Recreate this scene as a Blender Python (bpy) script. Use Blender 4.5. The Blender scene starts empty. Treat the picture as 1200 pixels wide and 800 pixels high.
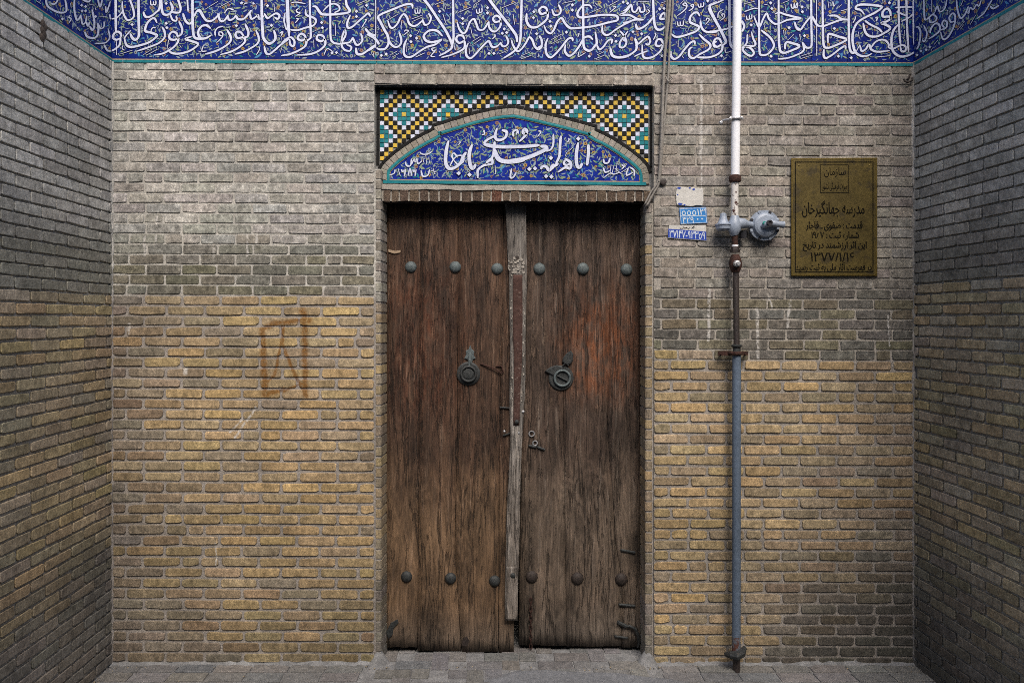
import bpy, math, random
from mathutils import Vector, Matrix
random.seed(7)
SC = bpy.context.scene
COL = SC.collection
# ------------------------------------------------------------------ camera, sky, sun, exposure
S = 0.005            # metres per photo pixel on the back wall
F = 850.0            # focal length in photo pixels
CX, CY = 563.0, 374.0
H = 2.015            # camera height
D = F * S            # camera distance from the back wall
cam = bpy.data.cameras.new('camera'); camo = bpy.data.objects.new('camera', cam); COL.objects.link(camo)
cam.sensor_width = 36; cam.lens = 36 * F / 1200
cam.shift_x = (600 - CX) / 1200; cam.shift_y = -(400 - CY) / 1200
cam.clip_end = 500; cam.clip_start = 0.05
camo.location = (0, -D, H); camo.rotation_euler = (math.radians(90), 0, 0)
SC.camera = camo
SUN_EL, SUN_AZ = math.radians(50), math.radians(170)     # azimuth clockwise from +Y
w = bpy.data.worlds.new('World'); SC.world = w; w.use_nodes = True
nt = w.node_tree; nt.nodes.clear()
out = nt.nodes.new('ShaderNodeOutputWorld'); bg = nt.nodes.new('ShaderNodeBackground')
sky = nt.nodes.new('ShaderNodeTexSky'); sky.sky_type = 'NISHITA'; sky.sun_disc = False
sky.sun_elevation = SUN_EL; sky.sun_rotation = SUN_AZ; sky.air_density = 1.0; sky.dust_density = 4.0; sky.ozone_density = 0.6
bg.inputs['Strength'].default_value = 0.14
nt.links.new(sky.outputs[0], bg.inputs[0]); nt.links.new(bg.outputs[0], out.inputs[0])
sun = bpy.data.lights.new('sun', 'SUN'); suno = bpy.data.objects.new('sun', sun); COL.objects.link(suno)
sun.energy = 1.4; sun.angle = math.radians(28); sun.color = (1, 0.95, 0.88)
dv = Vector((math.sin(SUN_AZ) * math.cos(SUN_EL), math.cos(SUN_AZ) * math.cos(SUN_EL), math.sin(SUN_EL)))
suno.rotation_euler = dv.to_track_quat('Z', 'Y').to_euler(); suno.location = dv * 20
SC.view_settings.view_transform = 'Standard'; SC.view_settings.look = 'None'
SC.view_settings.exposure = 0.9; SC.cycles.filter_width = 0.95; SC.cycles.use_denoising = False; SC.view_settings.gamma = 1; SC.view_settings.use_curve_mapping = False

# ------------------------------------------------------------------ pixel-ray helpers (walls are real planes)
XL, XR = (131 - CX) * S, (1071 - CX) * S
SL, SR = 0.0165, -0.0165                     # the side walls close in slightly with depth
def PB(px, py, e=0.0):                       # back plane, e metres towards the viewer
    k = (D - e) / D
    return Vector(((px - CX) * S * k, -e, H + (CY - py) * S * k))
def PL(px, py, e=0.0):
    a, c = (px - CX) / F, (CY - py) / F
    t = (XL + e - SL * D) / (a - SL)
    return Vector((a * t, t - D, H + c * t))
def PR(px, py, e=0.0):
    a, c = (px - CX) / F, (CY - py) / F
    t = (XR - e - SR * D) / (a - SR)
    return Vector((a * t, t - D, H + c * t))
TILT = 0.0045
def Zrow(y): return H + (CY - y) * S

# ------------------------------------------------------------------ object helpers
def tag(o, label=None, cat=None, group=None, kind=None):
    if label: o['label'] = label
    if cat: o['category'] = cat
    if group: o['group'] = group
    if kind: o['kind'] = kind
    return o
def empty(name, loc=(0, 0, 0), label=None, cat=None, group=None):
    o = bpy.data.objects.new(name, None); COL.objects.link(o); o.location = loc
    o.empty_display_size = 0.1
    return tag(o, label, cat, group)
def link(name, me, parent=None, loc=None, rot=None, scale=None):
    o = bpy.data.objects.new(name, me); COL.objects.link(o)
    if parent is not None:
        o.parent = parent
        base = Vector(parent.matrix_basis.translation)
        p = parent.parent
        while p is not None:
            base += Vector(p.matrix_basis.translation); p = p.parent
        o.location = (Vector(loc) if loc is not None else Vector((0, 0, 0))) - base
    elif loc is not None: o.location = loc
    if rot is not None: o.rotation_euler = rot
    if scale is not None: o.scale = scale
    return o
class MB:
    def __init__(s): s.v = []; s.f = []; s.mi = []; s.c = []
    def add(s, vs, fs, mi=0, col=(1, 1, 1, 1)):
        b = len(s.v); s.v += [tuple(v) for v in vs]
        s.f += [tuple(b + i for i in f) for f in fs]; s.mi += [mi] * len(fs); s.c += [col] * len(vs)
    def box(s, a, b, mi=0, col=(1, 1, 1, 1)):
        x0, y0, z0 = a; x1, y1, z1 = b
        s.add([(x0,y0,z0),(x1,y0,z0),(x1,y1,z0),(x0,y1,z0),(x0,y0,z1),(x1,y0,z1),(x1,y1,z1),(x0,y1,z1)],
              [(0,3,2,1),(4,5,6,7),(0,1,5,4),(1,2,6,5),(2,3,7,6),(3,0,4,7)], mi, col)
    def mesh(s, name, mats, smooth=False):
        me = bpy.data.meshes.new(name); me.from_pydata(s.v, [], s.f)
        for m in (mats if isinstance(mats, (list, tuple)) else [mats]): me.materials.append(m)
        if len(me.materials) > 1: me.polygons.foreach_set('material_index', s.mi)
        a = me.color_attributes.new('bcol', 'FLOAT_COLOR', 'POINT')
        a.data.foreach_set('color', [x for c in s.c for x in c])
        if smooth: me.polygons.foreach_set('use_smooth', [len(f) < 5 for f in s.f])
        me.update(); return me
    def obj(s, name, mats, parent=None, smooth=False): return link(name, s.mesh(name, mats, smooth), parent)
def tube(mb, pts, r, n=10, mi=0, cap=True):
    pts = [Vector(p) for p in pts]; rs = r if isinstance(r, (list, tuple)) else [r] * len(pts)
    vs = []; up = None
    for i, p in enumerate(pts):
        t = (pts[min(i+1, len(pts)-1)] - pts[max(i-1, 0)]).normalized()
        if up is None: up = t.orthogonal().normalized()
        up = (up - t * up.dot(t)).normalized(); b = t.cross(up)
        for k in range(n):
            a = 2 * math.pi * k / n; vs.append(p + (up * math.cos(a) + b * math.sin(a)) * rs[i])
    fs = [(i*n+k, i*n+(k+1) % n, (i+1)*n+(k+1) % n, (i+1)*n+k) for i in range(len(pts)-1) for k in range(n)]
    mb.add(vs, fs, mi)
    if cap:
        mb.add(vs[:n], [tuple(range(n-1, -1, -1))], mi); mb.add(vs[-n:], [tuple(range(n))], mi)
def lathe(mb, origin, axis, prof, n=20, mi=0, flute=0):
    """prof = [(distance along axis, radius)...]"""
    ax = Vector(axis).normalized(); u = ax.orthogonal().normalized(); b = ax.cross(u); o = Vector(origin); vs = []
    for d, r in prof:
        for k in range(n):
            a = 2*math.pi*k/n; rr = r * (1 + (flute if k % 2 else 0)); vs.append(o + ax*d + (u*math.cos(a)+b*math.sin(a))*rr)
    m = len(prof)
    fs = [(i*n+k, i*n+(k+1) % n, (i+1)*n+(k+1) % n, (i+1)*n+k) for i in range(m-1) for k in range(n)]
    mb.add(vs, fs, mi)
    mb.add(vs[:n], [tuple(range(n-1, -1, -1))], mi); mb.add(vs[-n:], [tuple(range(n))], mi)
def prism(mb, pts, P, e0, e1, bev=0.0, mi=0, col=(1, 1, 1, 1)):
    """polygon given in photo pixels of plane P, from offset e0 (back) to e1 (front)"""
    n = len(pts)
    if sum(pts[i][0]*pts[(i+1) % n][1]-pts[(i+1) % n][0]*pts[i][1] for i in range(n)) > 0: pts = pts[::-1]
    cx = sum(p[0] for p in pts)/n; cy = sum(p[1] for p in pts)/n
    def ins(p):
        if not bev: return p
        d = math.hypot(p[0]-cx, p[1]-cy) or 1; k = min(bev/d, 0.4); return (p[0]+(cx-p[0])*k, p[1]+(cy-p[1])*k)
    vs = [P(x, y, e0) for x, y in pts] + [P(x, y, e1 - bev*S*0.6) for x, y in pts] + [P(*ins(p), e1) for p in pts]
    fs = [tuple(2*n+i for i in range(n))]
    for r in range(2): fs += [(r*n+i, r*n+(i+1) % n, (r+1)*n+(i+1) % n, (r+1)*n+i) for i in range(n)]
    mb.add(vs, fs, mi, col)
def smooth_poly(pts, sub=5):
    if len(pts) < 3: return pts
    o = []
    for i in range(len(pts)-1):
        p0 = pts[max(i-1, 0)]; p1 = pts[i]; p2 = pts[i+1]; p3 = pts[min(i+2, len(pts)-1)]
        for k in range(sub):
            t = k/sub
            o.append(tuple(0.5*((2*p1[j])+(-p0[j]+p2[j])*t+(2*p0[j]-5*p1[j]+4*p2[j]-p3[j])*t*t+(-p0[j]+3*p1[j]-3*p2[j]+p3[j])*t**3) for j in (0, 1)))
    o.append(pts[-1]); return o
def ribbon(mb, pts, wd, P, e0, e1, mi=0, taper=0.45, pen=True):
    """calligraphic stroke in photo pixels: raised flat ribbon"""
    pts = smooth_poly(pts); n = len(pts); L = []; R = []
    for i, p in enumerate(pts):
        a = pts[max(i-1, 0)]; b = pts[min(i+1, n-1)]
        dx, dy = b[0]-a[0], b[1]-a[1]; l = math.hypot(dx, dy) or 1; dx /= l; dy /= l
        t = i/(n-1)
        ww = wd*(1-(1-taper)*max(0, 1-min(t, 1-t)/0.16)**2)
        if pen: ww *= 0.80+0.32*abs(dx*0.6+dy*0.8)
        L.append((p[0]-dy*ww/2, p[1]+dx*ww/2)); R.append((p[0]+dy*ww/2, p[1]-dx*ww/2))
    vs = [P(*q, e1) for q in L] + [P(*q, e1) for q in R] + [P(*q, e0) for q in L] + [P(*q, e0) for q in R]
    fs = []
    for i in range(n-1):
        fs += [(i, n+i, n+i+1, i+1), (2*n+i, i, i+1, 2*n+i+1), (n+i, 3*n+i, 3*n+i+1, n+i+1)]
    fs += [(0, 2*n, 3*n, n), (n-1, 2*n-1, 4*n-1, 3*n-1)]
    mb.add(vs, fs, mi)

# ------------------------------------------------------------------ materials
class N:
    def __init__(s, name):
        s.m = bpy.data.materials.new(name); s.m.use_nodes = True; s.t = s.m.node_tree
        s.t.nodes.clear(); s.o = s.n('OutputMaterial'); s.b = s.n('BsdfPrincipled')
        s.t.links.new(s.b.outputs[0], s.o.inputs[0]); s.pos = s.n('NewGeometry').outputs['Position']
    def n(s, k, **kw):
        x = s.t.nodes.new('ShaderNode'+k)
        for a, v in kw.items(): setattr(x, a, v)
        return x
    def set(s, inp, v):
        if isinstance(v, bpy.types.NodeSocket): s.t.links.new(v, inp)
        elif v is not None:
            if isinstance(v, (tuple, list)) and len(v) == 3 and inp.type == 'RGBA': v = (*v, 1)
            inp.default_value = v
    def math(s, op, a, b=None, c=None, clamp=False):
        x = s.n('Math', operation=op, use_clamp=clamp)
        for i, v in enumerate((a, b, c)): s.set(x.inputs[i], v)
        return x.outputs[0]
    def vm(s, op, a, b=None, out=0, scale=None):
        x = s.n('VectorMath', operation=op); s.set(x.inputs[0], a)
        if b is not None: s.set(x.inputs[1], b)
        if scale is not None: s.set(x.inputs['Scale'], scale)
        return x.outputs[out]
    def noise(s, scale, detail=4, rough=0.55, vec=None, stretch=None, dist=0.0, out=0):
        v = vec if vec is not None else s.pos
        if stretch: v = s.vm('MULTIPLY', v, stretch)
        x = s.n('TexNoise'); s.set(x.inputs['Vector'], v); x.inputs['Scale'].default_value = scale
        x.inputs['Detail'].default_value = detail; x.inputs['Roughness'].default_value = rough; x.inputs['Distortion'].default_value = dist
        return x.outputs[out]
    def ramp(s, v, a, b, lo=0.0, hi=1.0):
        x = s.n('MapRange'); s.set(x.inputs[0], v)
        for i, q in zip((1, 2, 3, 4), (a, b, lo, hi)): x.inputs[i].default_value = q
        return x.outputs[0]
    def mix(s, f, a, b, mode='MIX'):
        x = s.n('MixRGB', blend_type=mode); s.set(x.inputs[0], f); s.set(x.inputs[1], a); s.set(x.inputs[2], b); return x.outputs[0]
    def mul(s, c, f): return s.vm('SCALE', c, scale=f)
    def bump(s, h, strength=0.3, dist=0.004, prev=None):
        x = s.n('Bump'); x.inputs['Strength'].default_value = strength; x.inputs['Distance'].default_value = dist
        s.set(x.inputs['Height'], h)
        if prev is not None: s.set(x.inputs['Normal'], prev)
        return x.outputs[0]
    def done(s, col, rough=0.85, normal=None, metal=0.0, spec=None, coat=None):
        s.set(s.b.inputs['Base Color'], col); s.set(s.b.inputs['Roughness'], rough); s.set(s.b.inputs['Metallic'], metal)
        if normal is not None: s.set(s.b.inputs['Normal'], normal)
        if spec is not None: s.b.inputs['Specular IOR Level'].default_value = spec
        if coat: s.b.inputs['Coat Weight'].default_value = coat; s.b.inputs['Coat Roughness'].default_value = 0.12
        return s.m
    def bcol(s):
        oi = s.n('ObjectInfo').outputs['Color']; at = s.n('Attribute', attribute_name='bcol').outputs['Color']
        return s.mix(1.0, oi, at, 'MULTIPLY')
    def strokes(s, segs, width, P=PB):
        """mask of drips / painted strokes that lie on the wall, in world coordinates"""
        wob = s.vm('SCALE', s.vm('SUBTRACT', s.noise(16, 5, 0.7, out=1), (0.5, 0.5, 0.5)), scale=0.030)
        p = s.vm('MULTIPLY', s.vm('ADD', s.pos, wob), (1, 0, 1)); best = None
        for sg in segs:
            a, b = P(sg[0], sg[1]), P(sg[2], sg[3]); a = Vector((a.x, 0, a.z)); b = Vector((b.x, 0, b.z)); ba = b-a
            pa = s.vm('SUBTRACT', p, tuple(a))
            h = s.math('MULTIPLY', s.vm('DOT_PRODUCT', pa, tuple(ba), out=1), 1/ba.length_squared, clamp=True)
            d = s.vm('LENGTH', s.vm('SUBTRACT', pa, s.vm('SCALE', tuple(ba), scale=h)), out=1)
            if len(sg) > 4: d = s.math('DIVIDE', d, sg[4])
            best = d if best is None else s.math('MINIMUM', best, d)
        return s.ramp(best, width, width*0.35)
GRAFF = [(308,386,322,379,1.2),(322,379,340,377),(340,377,357,375),(357,375,362,376,1.5),(355,364,358,378,1.3),(308,386,311,462,1.3),(311,462,333,456),(357,378,358,462,1.2),(334,380,322,440,.6),
         (322,440,312,448,.6),(330,400,346,440,.7),(346,440,360,464,.9),(333,458,356,448,.6),(330,380,332,400,.6)]
WHITE = [(822,96,821,182,.9),(822,182,822,240,.5),(831,340,830,398,1),(887,362,888,420,1),(957,190,957,262,1.1),(1069,118,1070,205,1),
         (733,70,733,98,.7),(290,275,290,300,.6),(301,276,301,286,.8),(483,275,483,286,.5),(170,277,170,299,.9),(184,254,184,262,.8),(183,276,183,286,.8),
         (251,291,251,301,.7),(131,345,131,384,1.2),(253,636,254,664,.45),(152,380,152,392,.9),(218,432,218,436,1.6),
         (958,262,958,300,.6),(1040,370,1042,405,.5),(926,352,922,382,.9),(300,478,276,512,.8),(285,490,270,506,.6),(900,346,905,362,.7)]
def brick_mat(name, old, graffiti=False, drips=True):
    s = N(name); c = s.bcol()
    big = s.ramp(s.noise(1.9, 6, 0.6), 0.3, 0.7, 0.70, 1.20)
    med = s.ramp(s.noise(21, 8, 0.70), 0.33, 0.67, 0.50 if old else 0.62, 1.45 if old else 1.34)
    fine = s.ramp(s.noise(75, 5, 0.75), 0.34, 0.66, 0.74 if old else 0.80, 1.25 if old else 1.20)
    strk = s.ramp(s.noise(1, 4, 0.6, stretch=(90, 90, 20)), 0.3, 0.7, 0.80, 1.18)
    c = s.mul(c, s.math('MULTIPLY', s.math('MULTIPLY', big, med), s.math('MULTIPLY', fine, strk)))
    # pale lime / mortar smears and dark chipped spots: material states, not shading
    sm = s.ramp(s.noise(34, 8, 0.78), 0.53 if old else 0.60, 0.63 if old else 0.68)
    c = s.mix(s.math('MULTIPLY', sm, 0.55 if old else 0.34), c, s.mul(c, 1.65) if old else (0.30, 0.27, 0.22))
    dk = s.ramp(s.noise(55, 6, 0.72, stretch=(1, 1, 1.6)), 0.62, 0.68)
    c = s.mix(s.math('MULTIPLY', dk, 0.6), c, (0.06, 0.052, 0.042))
    ol = s.ramp(s.noise(6.5, 4, 0.6, stretch=(1, 1, 2.2)), 0.60, 0.75)
    c = s.mix(s.math('MULTIPLY', ol, 0.30), c, (0.13, 0.115, 0.07))
    if drips:
        brk = s.ramp(s.noise(45, 4), 0.36, 0.52)
        c = s.mix(s.math('MULTIPLY', s.math('MULTIPLY', s.strokes(WHITE, 0.012), brk), 0.75), c, (0.52, 0.50, 0.47))
    if graffiti:
        brk = s.ramp(s.noise(70, 4), 0.30, 0.50, 0.35, 1)
        c = s.mix(s.math('MULTIPLY', s.math('MULTIPLY', s.strokes(GRAFF, 0.021), brk), 0.82), c, (0.165, 0.072, 0.012))
    b = s.bump(s.noise(40, 7, 0.70), 0.8, 0.007)
    return s.done(c, 0.9, b, spec=0.25)
def rough_mat(name, col, var=0.25, scale=20, bump=0.5, rough=0.9, spots=None, drips=False, graffiti=False, obcol=False, bdist=0.006, metal=0, spec=0.25):
    s = N(name); c = s.bcol() if obcol else s.n('RGB').outputs[0]
    if not obcol: c.default_value = (*col, 1)
    v = s.math('MULTIPLY', s.ramp(s.noise(scale, 6, 0.65), 0.3, 0.7, 1-var, 1+var), s.ramp(s.noise(scale*9, 3), 0.3, 0.7, 1-var*.7, 1+var*.7))
    c = s.mul(c, s.math('MULTIPLY', v, s.ramp(s.noise(1.7, 4), 0.3, 0.7, 0.86, 1.12)))
    if spots:
        c = s.mix(s.ramp(s.noise(spots[1], 5, 0.7), spots[2], spots[2]+0.06), c, spots[0])
    if drips:
        c = s.mix(s.math('MULTIPLY', s.strokes(WHITE, 0.011), 0.7), c, (0.52, 0.50, 0.47))
    if graffiti: c = s.mix(s.math('MULTIPLY', s.strokes(GRAFF, 0.022), 0.75), c, (0.12, 0.05, 0.012))
    b = s.bump(s.noise(scale*3, 6, 0.7), bump, bdist)
    return s.done(c, rough, b, spec=spec, metal=metal)
M = {}
M['brick_old'] = brick_mat('old grey brick', True)
M['brick_new_l'] = brick_mat('buff brick left', False, graffiti=True)
M['brick_new'] = brick_mat('buff brick', False)
M['brick_side'] = brick_mat('side brick', False, drips=False)
def mortar_mat(name, low, high, ysplit, graffiti=False):
    s = N(name); z = s.n('SeparateXYZ'); s.set(z.inputs[0], s.pos)
    f = s.ramp(s.math('ADD', z.outputs[2], s.math('MULTIPLY', s.math('SUBTRACT', s.noise(9, 4), 0.5), 0.12)), Zrow(ysplit)-.03, Zrow(ysplit)+.03)
    c = s.mix(f, low, high)
    v = s.math('MULTIPLY', s.ramp(s.noise(30, 7, 0.75), 0.3, 0.7, 0.6, 1.35), s.ramp(s.noise(1.9, 6, 0.6), 0.3, 0.7, 0.76, 1.18))
    c = s.mul(c, v)
    c = s.mix(s.math('MULTIPLY', s.strokes(WHITE, 0.012), 0.6), c, (0.52, 0.50, 0.47))
    if graffiti: c = s.mix(s.math('MULTIPLY', s.strokes(GRAFF, 0.015), 0.6), c, (0.12, 0.05, 0.012))
    return s.done(c, 0.92, s.bump(s.noise(60, 7, 0.75), 0.8, 0.006), spec=0.2)
M['mortar'] = rough_mat('mortar', (0.205, 0.185, 0.165), 0.28, 26, 0.8, drips=True)
M['mortar_l'] = rough_mat('mortar left', (0.225, 0.200, 0.175), 0.28, 26, 0.8, graffiti=True)
M['mortar_side'] = rough_mat('mortar side', (0.17, 0.158, 0.142), 0.28, 26, 0.8)
M['mortar'] = mortar_mat('mortar right', (0.27, 0.245, 0.22), (0.31, 0.285, 0.25), 421)
M['mortar_l'] = mortar_mat('mortar left', (0.28, 0.253, 0.228), (0.41, 0.395, 0.36), 345, True)
M['mortar_side'] = mortar_mat('mortar side', (0.25, 0.235, 0.212), (0.24, 0.232, 0.215), 340)
M['paving'] = rough_mat('paving brick', (1, 1, 1), 0.3, 22, 0.7, obcol=True, spots=((0.22, 0.215, 0.21), 30, 0.6))
M['ground'] = rough_mat('dusty grout', (0.19, 0.19, 0.19), 0.3, 14, 0.6)
M['cement'] = rough_mat('cement patch', (0.155, 0.16, 0.17), 0.22, 30, 0.5)
M['plaster'] = rough_mat('plaster', (0.30, 0.275, 0.24), 0.25, 24, 0.7, spots=((0.1, 0.08, 0.06), 30, 0.66))
M['arch_brick'] = rough_mat('arch brick', (0.34, 0.31, 0.265), 0.25, 60, 0.4, obcol=True)
M['dark_wall'] = rough_mat('dark masonry', (0.07, 0.055, 0.045), 0.3, 20, 0.6)
def glaze(name, col, col2=None, sc=14, rough=0.28, obcol=False, spec=0.3):
    s = N(name); c = s.mix(s.ramp(s.noise(sc, 4, 0.6), 0.35, 0.65), col, col2 or tuple(x*0.75 for x in col))
    c = s.mul(c, s.ramp(s.noise(170, 3, 0.7), 0.3, 0.7, 0.82, 1.15))
    c = s.mix(s.math('MULTIPLY', s.ramp(s.noise(48, 5, 0.7), 0.66, 0.74), 0.35), c, (0.16, 0.155, 0.15))
    b = s.bump(s.noise(25, 3), 0.25, 0.003)
    return s.done(c, s.ramp(s.noise(30, 4), 0.3, 0.7, rough, rough+0.25), b, spec=spec)
M['cobalt'] = glaze('cobalt glaze', (0.002, 0.006, 0.105), (0.004, 0.022, 0.190), 9, .35, spec=.12)
M['cobalt2'] = glaze('cobalt glaze bright', (0.003, 0.009, 0.17), (0.006, 0.028, 0.27), 12, .35, spec=.12)
M['navy'] = glaze('navy outline glaze', (0.002, 0.003, 0.045), (0.002, 0.004, 0.07), 9, .4, spec=.1)
M['white_glaze'] = glaze('white glaze', (0.60, 0.63, 0.74), (0.48, 0.52, 0.66), 18)
M['turq'] = glaze('turquoise glaze', (0.008, 0.135, 0.17), (0.022, 0.20, 0.22), 20, .35, spec=.15)
M['black_gl'] = glaze('black glaze', (0.006, 0.006, 0.006), (0.010, 0.009, 0.009), 20, 0.5, spec=0.15)
M['yellow_gl'] = glaze('yellow glaze', (0.66, 0.43, 0.04), (0.50, 0.36, 0.07), 20)
M['sky_gl'] = glaze('sky blue glaze', (0.06, 0.22, 0.42), None, 20)
M['green_gl'] = glaze('grey green glaze', (0.24, 0.31, 0.19), (0.15, 0.23, 0.15), 30)
M['stem_gl'] = glaze('pale stem glaze', (0.26, 0.33, 0.36), (0.18, 0.24, 0.30), 30)
M['rose_gl'] = glaze('rose brown glaze', (0.26, 0.15, 0.12), (0.22, 0.12, 0.08), 30)
M['gold_gl'] = glaze('ochre glaze', (0.38, 0.25, 0.06), (0.28, 0.2, 0.08), 30)
M['core_gl'] = glaze('brown core glaze', (0.09, 0.03, 0.015), None, 30)
M['gold_line'] = rough_mat('ochre line', (0.30, 0.22, 0.15), 0.2, 40, 0.2)
def wood(name, seed, base, red, grey, redmask, lowtan=0.8, tan=(0.145, 0.090, 0.050)):
    s = N(name); off = s.vm('ADD', s.pos, (seed*3.1, seed, 0))
    wv = s.vm('ADD', s.vm('MULTIPLY', off, (1, 1, 1)), s.vm('MULTIPLY', s.vm('SUBTRACT', s.noise(2.2, 3, vec=off, out=1), (0.5, 0.5, 0.5)), (0.055, 0, 0)))
    g1 = s.noise(1, 6, 0.68, vec=wv, stretch=(70, 1, 2.6)); g2 = s.noise(1, 4, 0.6, vec=wv, stretch=(260, 1, 9)); g3 = s.noise(1, 5, 0.6, vec=wv, stretch=(14, 1, 1.1))
    blot = s.noise(11, 6, 0.7, vec=off, stretch=(1.6, 1, .8))
    c = s.mix(s.ramp(g3, 0.35, 0.68), base, tuple(x*0.5 for x in base))
    z = s.n('SeparateXYZ'); s.set(z.inputs[0], s.pos); X, Z = z.outputs[0], z.outputs[2]
    # red-brown varnish left on part of the leaf
    zr = s.math('MULTIPLY', s.ramp(Z, redmask[2], redmask[2]+0.25), s.ramp(Z, redmask[3], redmask[3]-0.35))
    xr = s.ramp(s.math('ABSOLUTE', s.math('SUBTRACT', X, redmask[0])), redmask[1], redmask[1]*0.25)
    rm = s.math('MULTIPLY', s.math('MULTIPLY', zr, xr), s.ramp(s.math('ADD', s.math('MULTIPLY', blot, .6), s.math('MULTIPLY', g1, .4)), 0.42, 0.56))
    c = s.mix(rm, c, red)
    # bare, washed lower part
    low = s.math('MULTIPLY', s.ramp(s.math('ADD', Z, s.math('MULTIPLY', s.noise(2.5, 3, vec=off, stretch=(2, 1, .5)), 0.8)), 1.65, 1.15), lowtan)
    c = s.mix(low, c, tan)
    c = s.mix(s.math('MULTIPLY', s.ramp(g1, 0.53, 0.72), 0.6), c, grey)
    c = s.mix(s.math('MULTIPLY', s.ramp(s.math('ADD', Z, s.math('MULTIPLY', g1, 0.25)), 0.42, 0.10), 0.7), c, (0.10, 0.088, 0.075))
    # flaking: small patches where the dark skin has gone
    fn = s.noise(1, 8, 0.80, vec=wv, stretch=(44, 1, 7.5))
    fl = s.math('MULTIPLY', s.math('MULTIPLY', s.ramp(fn, 0.53, 0.60), s.ramp(Z, 0.9, 1.6, 0.08, 0.80)), s.ramp(blot, 0.42, 0.56, 0.15, 1.0))
    c = s.mix(fl, c, s.mix(0.4, s.mul(c, 1.9), (0.15, 0.105, 0.072)))
    # growth rings, long in the bare lower part
    rn = s.noise(1, 3, 0.5, vec=off, stretch=(4.2, 1, 0.75))
    rg = s.math('SINE', s.math('MULTIPLY', rn, 170.0))
    c = s.mul(c, s.ramp(s.math('ADD', rg, s.math('MULTIPLY', s.math('SUBTRACT', g2, 0.5), 3.0)), -1.0, 1.0, 0.80, 1.15))
    c = s.mul(c, s.math('MULTIPLY', s.ramp(g2, 0.32, 0.68, 0.74, 1.25), s.ramp(g1, 0.3, 0.7, 0.80, 1.16)))
    dkp = s.noise(1, 7, 0.68, vec=off, stretch=(7, 1, 2.6)); c = s.mul(c, s.ramp(dkp, 0.36, 0.62, 0.50, 1.40))
    # drying cracks: contour lines of a long stretched noise
    cn = s.noise(1, 5, 0.6, vec=wv, stretch=(11, 1, 0.55)); ck = s.ramp(s.math('ABSOLUTE', s.math('SUBTRACT', cn, 0.5)), 0.012, 0.005)
    cn2 = s.noise(1, 5, 0.6, vec=s.vm('ADD', wv, (7, 0, 3)), stretch=(17, 1, 1.1)); ck2 = s.math('MULTIPLY', s.ramp(s.math('ABSOLUTE', s.math('SUBTRACT', cn2, 0.56)), 0.010, 0.004), s.ramp(blot, 0.48, 0.54))
    crk = s.math('MAXIMUM', ck, ck2)
    c = s.mix(s.math('MULTIPLY', crk, 0.62), c, (0.010, 0.007, 0.005))
    b = s.bump(g1, 0.6, 0.006); b = s.bump(s.math('SUBTRACT', fl, s.math('MULTIPLY', crk, 3.0)), 0.7, 0.003, b); b = s.bump(dkp, 0.4, 0.008, b)
    return s.done(c, s.ramp(blot, 0.3, 0.7, 0.6, 0.9), b, spec=0.3)
M['wood_l'] = wood('left leaf wood', 1.0, (0.075, 0.041, 0.025), (0.060, 0.022, 0.011), (0.150, 0.105, 0.075), (-0.35, 0.4, 1.3, 2.5))
M['wood_r'] = wood('right leaf wood', 2.7, (0.072, 0.047, 0.034), (0.125, 0.042, 0.016), (0.150, 0.125, 0.102), (0.74, 0.36, 1.44, 2.34), 0.8, (0.118, 0.088, 0.064))
M['wood_post'] = wood('post wood', 5.1, (0.20, 0.18, 0.16), (0.06, 0.03, 0.025), (0.34, 0.325, 0.30), (0.2, 0.01, 1.5, 1.6), 0.15)
M['red_paint'] = rough_mat('oxide paint', (0.060, 0.032, 0.026), 0.35, 30, 0.5, spots=((0.16, 0.13, 0.11), 60, 0.60))
M['lintel_brick'] = rough_mat('lintel brick', (1, 1, 1), 0.5, 60, 1.0, obcol=True, spots=((0.26, 0.22, 0.17), 70, 0.60), bdist=.012)
M['iron'] = rough_mat('old iron', (0.035, 0.038, 0.038), 0.35, 60, 0.4, rough=0.6, spots=((0.07, 0.045, 0.03), 50, 0.62), metal=0.3, spec=0.4)
M['iron_blue'] = rough_mat('weathered iron stud', (0.085, 0.105, 0.108), 0.3, 70, 0.4, rough=0.6, spots=((0.05, 0.04, 0.03), 90, 0.62), metal=0.2, spec=0.4)
M['iron_dark'] = rough_mat('dark iron stud', (0.035, 0.026, 0.022), 0.3, 70, 0.4, rough=0.65, metal=0.2, spec=0.4)
M['rust'] = rough_mat('rusted steel', (0.045, 0.020, 0.015), 0.45, 60, 0.6, rough=0.8, spots=((0.02, 0.015, 0.012), 80, 0.55))
M['pipe_white'] = rough_mat('white painted pipe', (0.74, 0.75, 0.78), 0.05, 30, 0.1, rough=0.7, spots=((0.14, 0.07, 0.05), 26, 0.745), spec=0.2)
M['pipe_flaking'] = rough_mat('flaking white pipe', (0.62, 0.60, 0.57), 0.1, 30, 0.1, rough=0.5, spots=((0.06, 0.022, 0.016), 34, 0.55), spec=0.5)
M['pipe_worn'] = rough_mat('worn blue grey pipe', (0.11, 0.12, 0.14), 0.3, 40, 0.3, rough=0.7, spots=((0.10, 0.045, 0.035), 30, 0.5), spec=0.2)
M['pipe_dark'] = rough_mat('dark steel pipe', (0.030, 0.022, 0.020), 0.4, 50, 0.3, rough=0.55, spots=((0.10, 0.06, 0.05), 60, 0.68), spec=0.5)
M['pipe_blue'] = rough_mat('blue grey painted pipe', (0.095, 0.125, 0.170), 0.2, 40, 0.25, rough=0.7, spots=((0.30, 0.32, 0.35), 75, 0.68), spec=0.2)
M['reg'] = rough_mat('regulator paint', (0.24, 0.28, 0.345), 0.1, 50, 0.15, rough=0.42, spots=((0.12, 0.12, 0.13), 60, 0.72), spec=0.5)
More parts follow.
